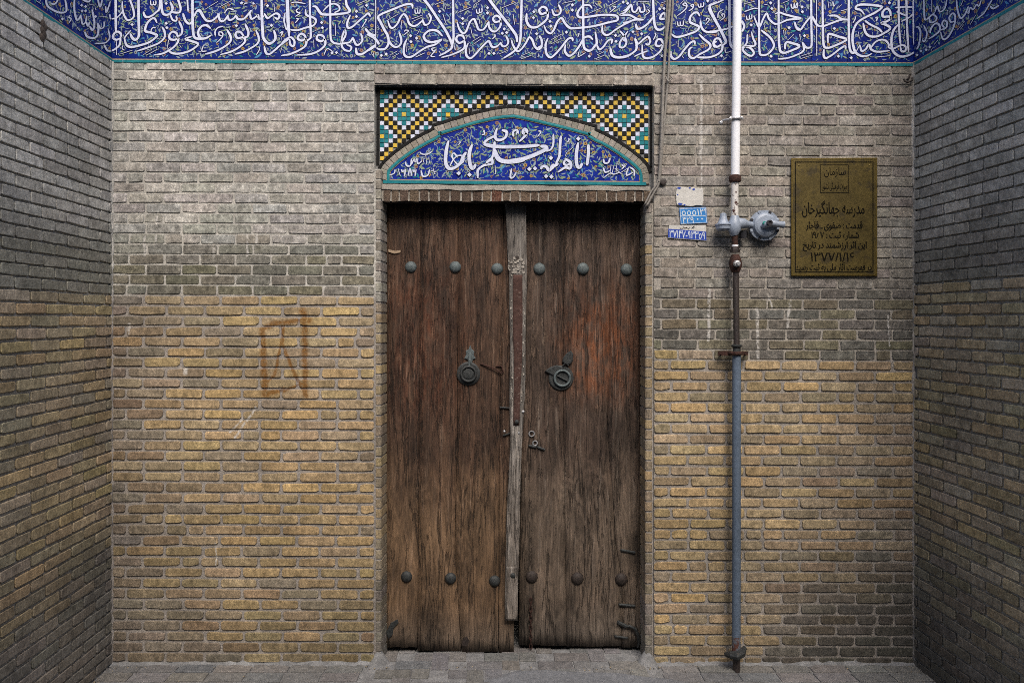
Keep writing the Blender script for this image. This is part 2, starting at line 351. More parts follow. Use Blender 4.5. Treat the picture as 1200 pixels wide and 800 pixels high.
M['reg_dark'] = rough_mat('dark regulator steel', (0.03, 0.03, 0.035), 0.2, 60, 0.2, rough=0.5)  # dark steel for some bolts, the outlet mouth and the rear fitting
M['zinc'] = rough_mat('zinc', (0.42, 0.42, 0.43), 0.3, 60, 0.3, rough=0.4, metal=0.6)
M['teal_plug'] = rough_mat('teal plug', (0.02, 0.22, 0.18), 0.1, 60, 0.1)
M['cable'] = rough_mat('dusty cable', (0.21, 0.195, 0.175), 0.25, 60, 0.2, rough=0.7)
M['brass'] = rough_mat('tarnished brass', (0.112, 0.082, 0.023), 0.30, 7, 0.25, rough=0.42, spots=((0.062, 0.047, 0.020), 9, 0.56), metal=0.35, spec=0.5)
M['brass_rim'] = rough_mat('rubbed brass rim', (0.22, 0.155, 0.04), 0.25, 12, 0.2, rough=0.35, metal=0.7, spec=0.5)
M['brass_dark'] = rough_mat('dark patina', (0.006, 0.005, 0.003), 0.2, 60, 0.1, rough=0.8, spec=0.08)
M['plate_blue'] = rough_mat('light blue enamel', (0.028, 0.19, 0.50), 0.12, 50, 0.1, rough=0.4, spots=((0.3, 0.38, 0.45), 70, 0.70), spec=0.5)
M['plate_navy'] = rough_mat('dark blue enamel', (0.020, 0.055, 0.33), 0.12, 50, 0.1, rough=0.4, spots=((0.4, 0.42, 0.45), 70, 0.72), spec=0.5)
M['plate_white'] = rough_mat('worn white enamel', (0.50, 0.49, 0.46), 0.12, 50, 0.2, rough=0.5, spots=((0.10, 0.10, 0.13), 60, 0.66), spec=0.4)
M['plate_edge'] = rough_mat('pale enamel print', (0.58, 0.64, 0.70), 0.1, 60, 0.1, rough=0.4)

# ------------------------------------------------------------------ bricks
TPL = {}
def brick_tpl(style, wd, ht, var):
    """verts/faces of one brick, x/z centred, front at -dep, back sunk in the mortar; sizes in metres"""
    key = (style, wd, round(ht, 4), var)
    if key in TPL: return TPL[key]
    rnd = random.Random(repr(key))
    r = {'new': 0.0092, 'old': 0.0055, 'side': 0.006}[style]; dep = {'new': 0.0072, 'old': 0.0052, 'side': 0.0075}[style]
    j = {'new': 0.0026, 'old': 0.0024, 'side': 0.0020}[style]; b = {'new': 0.0022, 'old': 0.0018, 'side': 0.0020}[style]
    hw, hh = wd/2, ht/2; r = min(r, hh*0.8, hw*0.8)
    tx = [-hw+r, rnd.uniform(-.3, .3)*hw, hw-r]
    P = [(tx[0], hh), (tx[1], hh), (tx[2], hh), (hw, hh-r*.8), (hw, -hh+r*.8), (tx[2], -hh), (-tx[1], -hh), (tx[0], -hh), (-hw, -hh+r*.8), (-hw, hh-r*.8)]
    P = [(x+rnd.uniform(-j, j), z+rnd.uniform(-j, j)) for x, z in P]
    if rnd.random() < .45 and wd > .08:        # chipped corner
        q = rnd.choice([(2, 3, -1, -1), (4, 5, -1, 1), (7, 8, 1, 1), (9, 0, 1, -1)]); k = rnd.uniform(.003, .008)
        for v in q[:2]: P[v] = (P[v][0]+q[2]*k*(1.2 if v in (2, 5, 7, 0) else .3), P[v][1]+q[3]*k*.5)
    n = len(P); sx, sz = (hw-b)/hw, (hh-b)/hh; tiltx = rnd.uniform(-.0012, .0012); 
    vs = [(x*sx, -dep+tiltx*x/hw+rnd.uniform(-.0006, .0006), z*sz) for x, z in P] + [(x, -dep+b*0.9, z) for x, z in P] + [(x, 0.012, z) for x, z in P]
    fs = [tuple(range(n-1, -1, -1))]
    for k in range(2): fs += [(k*n+i, k*n+(i+1) % n, (k+1)*n+(i+1) % n, (k+1)*n+i) for i in range(n)]
    fs = [f if len(f) > 4 else f for f in fs]
    TPL[key] = (vs, fs, {}); return TPL[key]
CLS = [0.035, 0.06, 0.09, 0.125, 0.165, 0.205]
def place_brick(rec, parent, name, mat, mats):
    style, wd, ht, cen, ang, tilt, col, var = rec
    c = min(CLS, key=lambda q: abs(math.log(q/wd)))
    vs, fs, cache = brick_tpl(style, c, ht, var)
    if mat not in cache:
        mb = MB(); mb.add(vs, fs); cache[mat] = mb.mesh('brick', mats)
    o = link(name, cache[mat], parent, cen, (0, tilt, ang), (wd/c, 1, 1)); o.color = (*col, 1); return o
def stuff_brick(mb, rec):
    style, wd, ht, cen, ang, tilt, col, var = rec
    c = min(CLS, key=lambda q: abs(math.log(q/wd)))
    vs, fs, _ = brick_tpl(style, c, ht, var)
    m = Matrix.Translation(cen) @ Matrix.Rotation(ang, 4, 'Z') @ Matrix.Rotation(tilt, 4, 'Y') @ Matrix.Diagonal((wd/c, 1, 1, 1))
    mb.add([m @ Vector(v) for v in vs], fs, 0, (*col, 1))
def jit(c, a=0.12, h=0.05, rnd=random):
    k = 1+rnd.uniform(-a, a); return (c[0]*k*(1+rnd.uniform(-h, h)), c[1]*k, c[2]*k*(1+rnd.uniform(-h, h)))
def mixc(a, b, t): t = max(0, min(1, t)); return tuple(x*(1-t)+y*t for x, y in zip(a, b))
def row_bricks(xa, xb, pitch, off, joint):
    """brick spans in a course between xa and xb"""
    out = []; x = xa + off - pitch
    while x < xb:
        a, b = max(x, xa), min(x+pitch, xb)
        if b-a > pitch*0.18: out.append([a+(joint/2 if x > xa else 0.4), b-(joint/2 if x+pitch < xb else 0.4)])
        elif out and a > xa: out[-1][1] = xb-0.4
        elif not out and b > xa: xa2 = b; 
        x += pitch
    return [q for q in out if q[1]-q[0] > 5]
def courses(y0, y1, n): return [(y0+(y1-y0)*i/n, y0+(y1-y0)*(i+1)/n) for i in range(n)]

YEL = (0.380, 0.276, 0.136); TAN = (0.315, 0.242, 0.158); OLV = (0.20, 0.165, 0.085); BRN = (0.185, 0.130, 0.085); GRY = (0.175, 0.158, 0.135); DKG = (0.085, 0.078, 0.066)
def col_left_new(x, y):
    base = mixc(TAN, YEL, random.random()*1.1)
    c = mixc(mixc(GRY, BRN, random.random()), base, 0.15+(x-150)/110+random.uniform(-.25, .25))
    if y > 610: c = mixc(c, mixc(BRN, OLV, random.random()), (y-610)/190+random.uniform(-.2, .2))
    if y > 700 and x < 230: c = mixc(c, GRY, 0.5)
    if random.random() < 0.10: c = mixc(c, GRY, 0.6)
    return jit(c, 0.14)
def col_left_old(x, y):
    c = mixc((0.375, 0.364, 0.336), (0.27, 0.260, 0.240), random.random())
    if y > 262: c = mixc(c, (0.155, 0.148, 0.122), (y-262)/45+random.uniform(-.2, .2))
    if y > 300 and random.random() < .3: c = mixc(c, (0.14, 0.128, 0.08), .55)
    return jit(c, 0.10)
def col_right_old(x, y):
    c = mixc((0.285, 0.258, 0.225), (0.215, 0.195, 0.172), random.random())
    if y > 325: c = mixc(c, (0.120, 0.112, 0.098), (y-325)/25+random.uniform(-.2, .2))
    if y > 355 and random.random() < .35: c = mixc(c, mixc((0.15, 0.115, 0.07), (0.16, 0.15, 0.09), random.random()), .6)
    return jit(c, 0.11)
def col_right_new(x, y):
    c = mixc(TAN, YEL, random.random())
    g = (x-900)/250 + (y-560)/330 + random.uniform(-.3, .3)
    c = mixc(c, mixc(GRY, BRN, random.random()), g)
    if y > 640 and x > 900: c = mixc(c, DKG, (y-640)/130+(x-900)/300-0.15+random.uniform(-.25, .25))
    if random.random() < 0.10: c = mixc(c, GRY, 0.5)
    return jit(c, 0.14)
def col_side_l(s, y):
    if y < 345:
        c = mixc((0.41, 0.402, 0.378), (0.32, 0.312, 0.290), random.random())
        if y > 255: c = mixc(c, (0.20, 0.195, 0.165), (y-255)/50)
        return jit(c, 0.10, 0.02)
    c = mixc(mixc((0.30, 0.245, 0.125), (0.36, 0.27, 0.16), random.random()), (0.26, 0.235, 0.20), random.random()*.7)
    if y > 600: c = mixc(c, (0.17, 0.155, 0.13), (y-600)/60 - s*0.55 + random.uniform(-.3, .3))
    return jit(c, 0.15)
def col_side_r(s, y):
    if y < 333:
        c = mixc((0.36, 0.350, 0.322), (0.25, 0.243, 0.224), random.random())
        if y > 255: c = mixc(c, (0.18, 0.172, 0.152), (y-255)/50)
        return jit(c, 0.12, 0.02)
    c = mixc(mixc((0.29, 0.25, 0.14), (0.33, 0.26, 0.16), random.random()), (0.25, 0.23, 0.20), random.random()*.8)
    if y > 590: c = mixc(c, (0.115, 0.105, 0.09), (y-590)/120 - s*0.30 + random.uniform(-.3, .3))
    return jit(c, 0.16)

def pier(name_label, xa, xb, segs, xref, rows_parts_from_bottom, mortar_mat, newmat, mort_poly):
    """segs: (y0, y1, nrows, style, pitch, offsets, joint_x, joint_y, colour)"""
    loc = PB((xa+xb)/2, 777); root = empty('brick_wall', (loc.x, 0, 0), name_label, 'wall')
    recs = []
    for (y0, y1, n, style, pitch, offs, jx, jy, cf) in segs:
        for i, (a, b) in enumerate(courses(y0, y1, n)):
            off = (offs[i % 2] + random.uniform(-1.5, 1.5)) % pitch
            for (p, q) in row_bricks(xa, xb, pitch, off, jx):
                if random.random() < 0.035 and q-p > 30:     # a brick cut in two
                    m = p+(q-p)*random.uniform(.4, .6); parts = [(p, m-jx/2), (m+jx/2, q)]
                else: parts = [(p, q)]
                for (p1, q1) in parts:
                    cx = (p1+q1)/2; cy = (a+b)/2+(cx-xref)*TILT; h = (b-a-jy+random.uniform(-.5, .3))*S
                    cen = PB(cx, cy, random.uniform(-.0018, .0016)); col = cf(cx, cy)
                    recs.append((cy, (style, (q1-p1)*S, round(h/0.0012)*0.0012, cen, 0, math.atan(TILT)+random.uniform(-.003, .003), col, random.randrange(12)), newmat if style == 'new' else 'brick_old'))
    recs.sort(key=lambda r: -r[0])
    for r in recs[:rows_parts_from_bottom]: place_brick(r[1], root, 'brick', r[2], M[r[2]])
    rest = recs[rows_parts_from_bottom:]
    if rest:
        mb = MB()
        for r in rest: stuff_brick(mb, r[1])
        tag(mb.obj('upper_brickwork', M[rest[0][2]], root), kind='stuff')
    mb = MB(); x0, x1, z0, z1 = mort_poly; mb.box((x0, 0, z0), (x1, 0.30, z1)); mb.obj('mortar_bed', M[mortar_mat], root)
    return root
ZTOP = Zrow(-95)
zb = Zrow(72)
xo_l, xo_r = PB(438.6, 0).x, PB(766.2, 0).x
pl = pier('brick wall left of the door, pale grey above and yellow below, with a rust brown painted square', 131, 438.6,
     [(83-11.9, 345.5, 23, 'old', 41.4, (40.3, 20), 2.5, 2.1, col_left_old), (345.5, 551.6, 17, 'new', 45.4, (37, 17.8), 3.2, 2.8, col_left_new),
      (551.6, 775.6, 18, 'new', 45.4, (37, 17.8), 3.3, 3.0, col_left_new)], 180, 300, 'mortar_l', 'brick_new_l', (XL, xo_l, -0.05, Zrow(72)))
def right_mix(x, y):
    return col_right_new(x, y) if (x < 830 and y > 408) else col_right_old(x, y)
pr = pier('brick wall right of the door behind the gas pipe, grey brown above and yellow below', 766.2, 1071,
     [(87.5-12, 421.5, 28+1, 'old', 41.6, (29, 8), 2.4, 2.0, right_mix), (421.5, 780.5, 29, 'new', 43.5, (19, 41), 3.1, 2.9, col_right_new)], 850, 300,
     'mortar', 'brick_new', (xo_r, XR, -0.05, Zrow(75)))
# two courses that run over the mosaic
hd = empty('brick_lintel', (PB(602, 0).x, 0, Zrow(100)), 'two courses of pale bricks between the tile frieze and the mosaic panel', 'lintel')
for (a, b, offs) in ((74.3, 87.4, 12), (87.4, 98.8, 31)):
    for p, q in row_bricks(438.8, 766, 41.4, offs, 1.4):
        cx = (p+q)/2; cy = (a+b)/2+(cx-440)*TILT
        place_brick(('old', (q-p)*S, 0.054, PB(cx, cy, 0.001), 0, math.atan(TILT), jit(mixc((0.30, 0.275, 0.235), (0.25, 0.225, 0.195), random.random()), 0.08), random.randrange(12)), hd, 'brick', 'brick_old', M['brick_old'])
mb = MB(); prism(mb, [(438.7, 71.5), (766.1, 73), (766.1, 101.3), (438.7, 99.6)], PB, -0.30, -0.0005); mb.obj('mortar_bed', M['mortar'], hd)

def pointing(root, px, left):
    m = MB(); rr = random.Random(px); n = 150; vs = []; X = (XL if left else XR); sg = 1 if left else -1
    for i in range(n+1):
        z = Zrow(779)+(Zrow(73)-Zrow(779))*i/n; a = .010+rr.uniform(-.005, .006); b = .008+rr.uniform(-.004, .004)
        vs += [(X+sg*(a+.004), .001, z), (X+sg*a, -.0085-rr.uniform(0, .001), z), (X+sg*.0095, -b-.004, z), (X+sg*.001, -b-.010, z)]
    m.add(vs, [(i*4+j, i*4+j+1, i*4+5+j, i*4+4+j) for i in range(n) for j in range(3)]); m.obj('corner_pointing', M['mortar_l' if left else 'mortar'], root, smooth=True)
pointing(pl, 131, True); pointing(pr, 1071, False)
# side walls
def side(label, left):
    P = PL if left else PR; X0 = XL if left else XR; sl = SL if left else SR
    root = empty('brick_wall', (X0, -0.7, 0), label, 'wall')
    ang = math.pi/2 - math.atan(sl) if left else -math.pi/2 - math.atan(sl)
    if left:
        segs = [(83-11.9, 345.5, 23, 'side', .207, (0.04, .143)), (345.5, 551.6, 17, 'side', .227, (.07, .184)), (551.6, 775.6, 18, 'side', .227, (.07, .184))]
    else:
        segs = [(88.5-12, 333, 21, 'side', .207, (.06, .163)), (333, 781.5, 37, 'side', .222, (.045, .156))]
    recs = []; LEN = 1.55
    for (y0, y1, n, st, pitch, offs) in segs:
        for i, (a, b) in enumerate(courses(y0, y1, n)):
            for (p, q) in row_bricks(0, LEN, pitch, (offs[i % 2]+random.uniform(-.006, .006)) % pitch, 0.010 if y0 > 300 else 0.007): pass
            x = offs[i % 2]+random.uniform(-.008, .008)-pitch; jt = 0.014 if y0 > 300 else 0.008
            while x < LEN:
                s0, s1 = max(x, 0)+jt/2, min(x+pitch, LEN)-jt/2; x += pitch
                if s1-s0 < 0.025: continue
                c = (s0+s1)/2; z = (Zrow(a)+Zrow(b))/2; hgt = (b-a)*S-(0.0125 if y0 > 300 else 0.0085)-random.uniform(0, .002)
                cen = Vector((X0-sl*c, -c, z)); cf = col_side_l if left else col_side_r
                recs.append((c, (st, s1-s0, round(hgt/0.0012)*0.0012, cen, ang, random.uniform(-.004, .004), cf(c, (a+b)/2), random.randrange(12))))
    vis = [r for r in recs if r[0] < (1.05 if left else 0.92)]; vis.sort(key=lambda r: r[0])
    vis = [r for r in vis]; rest = [r for r in recs if r[0] >= (1.05 if left else 0.92)]
    vis.sort(key=lambda r: -r[0]); rest += vis[300:]; vis = vis[:300]
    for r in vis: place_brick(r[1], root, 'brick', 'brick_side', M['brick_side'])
    mb = MB()
    for r in rest: stuff_brick(mb, r[1])
    tag(mb.obj('remaining_brickwork', M['brick_side'], root), kind='stuff')
    sg = 1 if left else -1
    vs = [(X0, 0.30, -0.05), (X0-sl*LEN, -LEN, -0.05), (X0-sl*LEN-sg*0.25, -LEN, -0.05), (X0-sg*0.25, 0.30, -0.05)]
    zt = Zrow(71 if left else 75.5); vs += [(v[0], v[1], zt) for v in vs]
    mb = MB(); mb.add(vs, [(3,2,1,0),(4,5,6,7),(0,1,5,4),(1,2,6,5),(2,3,7,6),(3,0,4,7)]); mb.obj('mortar_bed', M['mortar_side'], root)
    return root
sl_ = side('left side wall of the niche, grey bricks above and olive yellow bricks below', True)
mb = MB()
hole = PL(50, 37)
for k in range(5):
    c = PL(50+random.uniform(-3, 3), 37+k*4-9, 0.004); lathe(mb, c, (1, 0, 0), [(-.01, .022), (0.004, .017+random.uniform(0, .006)), (.007, .008)], 9)
mb.obj('dark_hole_lump', M['dark_wall'], sl_)  # raised dark lumps, their colour stands in for the shade inside a hole
sr_ = side('right side wall of the niche, dark grey bricks above and olive bricks below', False)

# ------------------------------------------------------------------ tile frieze
def zs(ox, sc, txt, oy=0):
    """strokes given as 'width x,y x,y ...' in enlarged coordinates"""
    out = []; dots = []
    for ln in txt.strip().split(';'):
        ln = ln.strip()
        if not ln: continue
        t = ln.split()
        if t[0] == 'd': dots += [(ox+float(p.split(',')[0])/sc, oy+float(p.split(',')[1])/sc) for p in t[1:]]; continue
        out.append((float(t[0])/sc, [(ox+float(p.split(',')[0])/sc, oy+float(p.split(',')[1])/sc) for p in t[1:]]))
    return out, dots
Z = 10.664
BANDS = {
130: """30 60,-220 60,120 62,400;28 130,470 120,420 75,400 35,430 30,480 70,500 115,480;26 120,470 110,560 60,610 5,640;20 68,500 70,690;24 140,20 150,150 200,250 260,240 290,190 270,90 240,0 235,-120;
20 150,140 80,220 10,240;32 345,-220 345,150 350,400 345,460 310,500 270,480 240,420;20 250,380 180,460 165,495;30 170,480 190,560 250,590 360,570 480,530 560,470 570,440 500,410 430,390 440,320 480,260 540,230 575,290;
26 640,340 670,400 670,470 600,540 480,590 330,640;26 850,270 890,360 880,430 840,455;28 840,490 820,420 770,400 730,440 740,490 800,500 840,480 830,540 760,610 650,670 540,690;20 720,500 705,600;
14 510,620 400,690;14 580,620 450,690;12 270,630 110,680;28 1010,460 930,490 1000,515 1090,555 1000,630 880,670 780,670 720,640;32 1020,-220 1020,200 1030,420 1060,480 1160,490;
28 405,150 430,210 490,210 560,160 610,90 610,-150;30 625,-100 640,140 690,190 750,160 770,100 740,30;26 810,-120 840,0 870,100 850,160 740,150;22 740,180 770,250 820,260 815,200;28 900,170 930,260 980,300 1015,270;20 955,-60 955,0 965,150;
26 1040,210 1070,150 1110,130 1172,240;14 495,10 500,60 530,60 530,20;14 530,60 560,60 560,10;14 750,590 700,620;12 150,570 140,610 170,630;12 860,570 880,600;16 560,350 520,350 500,390;d 265,310 690,45 690,295 700,350""",
230: """28 0,150 40,140 80,200 130,260 200,260 270,200 290,170;26 270,170 300,260 350,260 400,190;26 390,190 410,250 460,240 500,190;28 500,200 520,240 590,240 660,170 690,130;26 670,170 690,240 750,210 770,190 790,240 850,200;
34 815,-220 820,200 830,400 840,480 890,540 940,540 990,480 970,380;26 850,170 890,230 940,200 1000,170 1040,200 1020,240 980,220;18 970,50 980,150;30 180,360 130,320 70,330 30,380 25,430 60,480 120,480 190,440;
28 380,370 430,460 420,530 330,600 220,650 110,680;16 250,540 320,470 330,420 290,400 285,440 320,450;18 240,450 235,400 270,350 340,330;28 610,300 650,400 640,460 595,470;28 600,470 560,410 510,400 490,440 520,480 590,470 610,520 540,590 430,650 300,685;
26 745,380 780,470 770,540 690,600 590,650 480,680;28 850,580 870,660 910,680 980,630 1060,560 1160,490;30 1135,-220 1150,200 1160,460;18 1110,200 1100,280 1130,380;14 270,20 110,120;14 440,10 290,90;16 350,170 400,110 470,130;
16 600,60 570,30 560,50 640,40;16 720,30 700,50 730,50;12 780,580 790,620 750,690;18 1040,420 1080,400 1060,450;12 1070,590 1050,660;22 1060,700 1170,690;14 90,570 70,640 130,640;14 20,640 60,650;d 890,75 940,320 500,325""",
330: """36 65,-220 75,200 95,430;18 45,160 30,260 60,370;26 0,540 60,490 120,470 160,520 150,580 110,560 100,490;26 300,120 310,190 390,220 430,260 400,320 300,350 200,380 110,375;26 350,-220 355,200 365,440 350,490 310,510;
28 310,520 290,450 240,425 200,480 250,510 305,490 300,570 220,630 100,680 0,695;28 540,510 520,455 460,440 440,490 490,520 540,500 540,570 460,640 350,680 190,690;30 385,85 430,90 490,170 550,185 700,180 830,160 850,130 810,60 800,-80;22 520,140 590,70 660,50 715,80 720,130 660,160;
25 605,-220 608,200 612,460 640,530 700,550 740,550;24 740,550 760,450 790,380 800,440 750,550 780,620 850,640 870,590 810,560;24 740,550 850,530 890,470;26 890,470 930,560 980,550 1010,500 990,420;
28 1110,210 1080,170 1030,210 950,280 880,340 830,350 820,290 860,190;28 1045,360 1100,420 1172,450;30 930,600 940,670 1000,680 1080,630 1172,560;14 120,40 180,30 300,50;16 215,110 185,130 200,160 240,160 170,210;14 170,290 210,240 180,240;
12 320,430 460,370;14 400,500 405,600;16 670,310 675,450;14 760,270 770,300;14 1000,350 1060,250 1040,250;12 530,690 570,610 640,650;12 760,700 800,720;12 1120,660 1150,710;14 1080,0 930,60;d 1062,70 935,145 935,210 500,285 510,350 630,665 685,660""",
430: """28 0,430 80,470 130,520 150,560;28 0,640 60,610 110,570;24 110,-220 110,600;30 570,110 560,60 480,60 350,110 180,180 140,220 170,280 220,380 260,450 270,540 230,610 160,620 120,600;26 250,450 290,540 350,590 410,570 430,500 400,400;
26 260,260 290,340 330,350 380,300 420,220 460,180 500,220 530,300 590,330 650,300 700,250;24 695,240 720,310 770,300 800,230 770,170;14 390,180 250,260;14 700,190 560,240;12 700,215 560,275;
30 600,-160 700,-20 780,80 880,230 980,380 1050,520 1060,600 980,660 900,700;27 1075,-220 1080,300 1080,500 1050,600;30 945,455 880,390 800,380 740,410 710,460 740,510 800,530 870,520 940,490;28 940,500 850,560 750,590 650,650 560,710 490,710 460,660 470,560 500,490;
14 600,120 605,165 630,165 635,120;14 635,165 660,165 665,110;14 980,10 850,60;16 950,180 990,300;12 990,70 980,120;14 380,640 290,690;14 400,670 310,720;20 720,665 610,715;16 850,600 810,610 830,640 870,620 800,700 850,710;12 900,640 930,690;
20 1172,640 1050,690 930,720;14 460,440 520,390 480,380 470,400;12 660,370 630,430;12 500,560 495,650;12 1100,580 1105,630;14 530,600 520,630;14 80,660 90,720;14 430,270 435,320;d 910,145 545,450 620,480 550,525 180,695 240,680""",
530: """28 155,500 130,450 70,450 50,500 90,540 150,520 150,600 80,650 0,680;26 60,280 90,370 140,420 180,380 220,280 270,240 300,300 330,370 390,370 440,300 460,270;26 610,290 590,220 540,200 510,240 540,280 600,270 600,330 550,390 500,390 460,340 460,280;
32 350,-160 450,-20 530,90 640,230 740,360 800,450 810,530;30 870,-220 860,300 850,500 820,590 750,660 640,730;26 740,500 760,570 810,640 860,620 920,540 960,470 1000,500 1030,580 1080,620 1120,570 1100,450;
28 200,540 170,620 180,700 230,730 290,680 360,600 430,530 460,520 500,590 560,580 610,530;24 600,530 630,580 680,570 700,520 670,450;30 930,170 930,270 980,340 1060,340 1130,290 1172,250;
14 300,120 310,165 335,165 340,110;14 340,160 370,150 370,100;16 240,90 70,160;14 350,10 270,65;14 800,30 620,100;16 760,180 780,310;14 350,460 250,520;14 360,490 250,565;14 700,630 580,680;14 980,650 860,700;14 1000,690 860,740;14 990,370 960,460;
14 340,250 345,300;14 230,350 250,440;12 120,40 125,80;14 700,150 690,180;12 910,400 900,450;12 350,670 345,720;12 100,670 100,720;12 1075,670 1075,720;14 210,600 215,680;16 500,490 540,450 520,440;12 30,570 25,620;12 1070,240 1060,280;
d 130,235 130,300 440,100 440,165 650,365 625,420 680,410 460,670 520,670 1020,150 1015,225 1055,425""",
630: """28 125,180 110,110 60,90 20,130 50,180 120,160 120,230 60,300 0,330;24 180,120 210,190 270,180 290,130 260,60;28 80,320 110,390 160,420 200,380 250,270 300,230 340,290 400,350 480,355 700,330 900,280 990,260 1000,220 960,195 800,190 580,220 510,210 500,160 540,100 580,70 650,70 680,110;
30 570,-220 570,300 575,570 620,630 670,630 720,570 740,530 720,400;26 740,560 770,620 820,590 880,510 930,500 920,550;28 130,480 100,560 110,670 160,720 220,680 300,590 380,490 430,480 440,520;28 350,560 340,640 390,700 450,670 520,580 560,510 590,470 650,460 690,500;
26 1172,190 1110,190 1030,190 1100,150 1172,60;26 1172,270 1080,310 980,370 900,430 850,440 810,400 810,320;24 1030,390 1080,450 1110,530 1080,590 1030,590 1030,530 1080,460 1130,390;32 910,600 930,690 1000,720 1100,710 1172,680;
14 470,10 310,45;14 800,100 640,170;16 1010,10 880,80;14 300,430 170,500;14 300,480 170,550;14 830,650 740,690;14 840,690 720,740;14 430,220 430,270;14 720,40 750,70;14 900,160 980,90 940,90;12 500,430 520,420 500,470;14 400,560 390,610;12 800,490 790,540;
12 520,640 510,710 600,660;12 270,680 280,710;12 0,710 30,690;26 0,600 50,570 50,500 20,450;d 155,270 165,330 435,65 435,130 360,405 975,445 980,520 645,705 1125,45 1070,30""",
730: """26 0,190 80,190 180,240 260,250;26 260,250 150,250 60,280 0,290;22 0,140 40,120 100,60 120,140 160,150 200,90 220,150 270,140 260,50;30 370,-220 385,200 400,320 430,370 480,370 540,320 560,250;30 160,300 180,360 240,350 320,290 380,210;
28 545,250 520,170 480,190 470,240 530,240 560,300;24 0,500 40,520 30,570 0,600;28 150,480 170,560 160,630 80,690 0,710;28 240,560 250,700 300,730 380,710 470,640 500,560 480,500 430,500 410,560 450,580 500,550;26 160,490 190,550 250,500 310,460 340,510 320,560 280,550;
18 140,710 250,660 310,640;28 960,205 930,160 880,170 840,220 840,280 900,310 950,340 920,390 820,430 720,460 650,460 600,420;26 970,260 980,340 1040,400 1172,405;28 1080,60 1100,140 1172,280;20 1080,60 1172,20;
28 900,560 890,520 840,540 770,620 700,710 640,740 600,700 600,640;28 950,430 1010,490 1090,560 1070,620 960,680 880,730 830,700 830,620 870,590;26 1172,520 1140,540 1140,580 1172,590;26 1172,690 1070,720 930,720;16 680,200 770,130 800,80 780,40 750,60 790,80;
16 820,140 870,110 880,60 850,70 870,90;14 935,50 950,90 970,90 975,40;14 975,90 1005,80 1010,30;14 680,270 690,320 715,320 715,270;14 715,320 750,320 755,260;14 720,50 760,10;16 690,510 690,590;12 740,700 760,730;14 1030,310 1080,250 1050,230 1040,260;
16 190,20 330,20;14 480,40 540,20;14 270,200 330,150 310,120;12 340,610 370,640;14 380,500 410,440 400,420;d 60,45 460,115 515,110 125,400 235,425 490,700 1060,15""",
830: """32 0,100 60,210 140,350 200,470 220,530 180,570;20 0,80 100,40 200,0;24 0,400 100,390 240,360 330,320;30 265,-220 265,200 270,500 290,580 340,620;28 175,560 140,490 90,490 65,550 110,590 170,560 170,630 100,690 0,720;14 120,230 130,160 190,120;14 150,260 200,220 200,180 170,180 180,210;
28 415,260 450,330 420,400;22 420,600 480,540 490,430;26 540,400 560,480 590,550 560,580 480,580 430,620 480,680 540,700 570,660 520,600 450,590;26 635,-220 635,300 640,640 670,690 740,680 800,620 820,560 780,480 700,410 660,380;
24 570,200 600,280 640,340 690,230 730,170 760,240 830,300 900,290 1000,250 1160,235 1060,210 950,180 890,160 830,180;29 880,-220 880,300 890,600 930,660 1000,650 1140,580 1040,540 980,530 960,570 960,620;22 870,740 980,730 1080,700 1172,660;24 1080,280 1100,340 1160,380;
16 450,150 560,110 620,110;14 450,50 580,20;14 475,200 485,245 510,245 515,190;14 515,240 540,235 545,180;16 1035,50 1045,100 1070,100 1075,40;16 1075,100 1110,95 1115,35;14 930,40 1010,10;12 970,80 960,130;14 700,350 710,310;14 940,380 950,450;12 1140,430 1150,490;
14 1000,500 1070,430;12 210,600 220,660 290,640;12 700,590 710,560;14 830,520 860,500;16 700,60 740,60;d 535,315 165,700 1010,350 785,705 780,40 795,110""",
930: """20 -20,235 90,235;26 10,280 40,360 90,370 140,300 220,210 260,260 300,320 370,330 480,290 600,250 700,245;26 700,250 600,240 530,200 440,200;26 220,-220 222,300 225,560 190,600 150,590 110,530;24 110,530 130,620 80,670 0,700;24 0,540 70,580 40,610 0,620;
22 285,-220 290,700;29 360,-220 365,300 375,560 420,600 500,580 660,500 560,460 470,430 430,440 430,540;28 690,-220 690,400 700,600 730,660 770,660;28 650,620 640,580 570,620 480,690 400,730 375,690 380,620;
30 880,180 840,130 780,110 800,70 900,60 1080,80 1090,110 1000,170 860,240 780,310 740,420 740,540 770,650 840,700 920,700 980,670;24 780,650 830,560;26 830,570 850,640 900,620 940,560 970,620 1050,650 1200,635;24 960,610 1020,530 1090,500 1150,510 1190,560 1180,600;
28 870,290 890,390 940,450 1030,460 1110,430 1200,370;24 890,260 960,310 1060,360 1110,410;14 230,660 100,700;14 240,690 90,735;14 80,430 85,500;16 590,140 730,100;14 770,210 770,240 740,290;18 1020,230 1050,220 1030,270;14 810,400 820,480;12 880,520 880,560;18 1040,715 1200,700;
14 430,20 440,100;14 490,20 500,80 520,60;12 560,100 600,60;12 0,50 20,90 40,40;d 110,150 135,450 560,705 720,725 105,90 510,360""",
1000: """30 470,250 460,150 420,110 370,150 370,210 440,210 470,230 420,270 350,290 400,310 460,350 420,400 350,430;24 440,600 500,610 590,570 650,580 650,640 600,640 590,580;30 560,310 510,370 480,460 480,590 520,670 600,710 700,690 765,650;26 565,-220 570,300 590,560;26 660,-220 670,300 690,650;
24 752,-220 752,300 758,560;22 540,150 640,190 680,200;22 520,100 650,90 760,95;22 760,160 700,220 600,270;16 640,380 630,490;12 370,20 370,50;d 450,40"""}
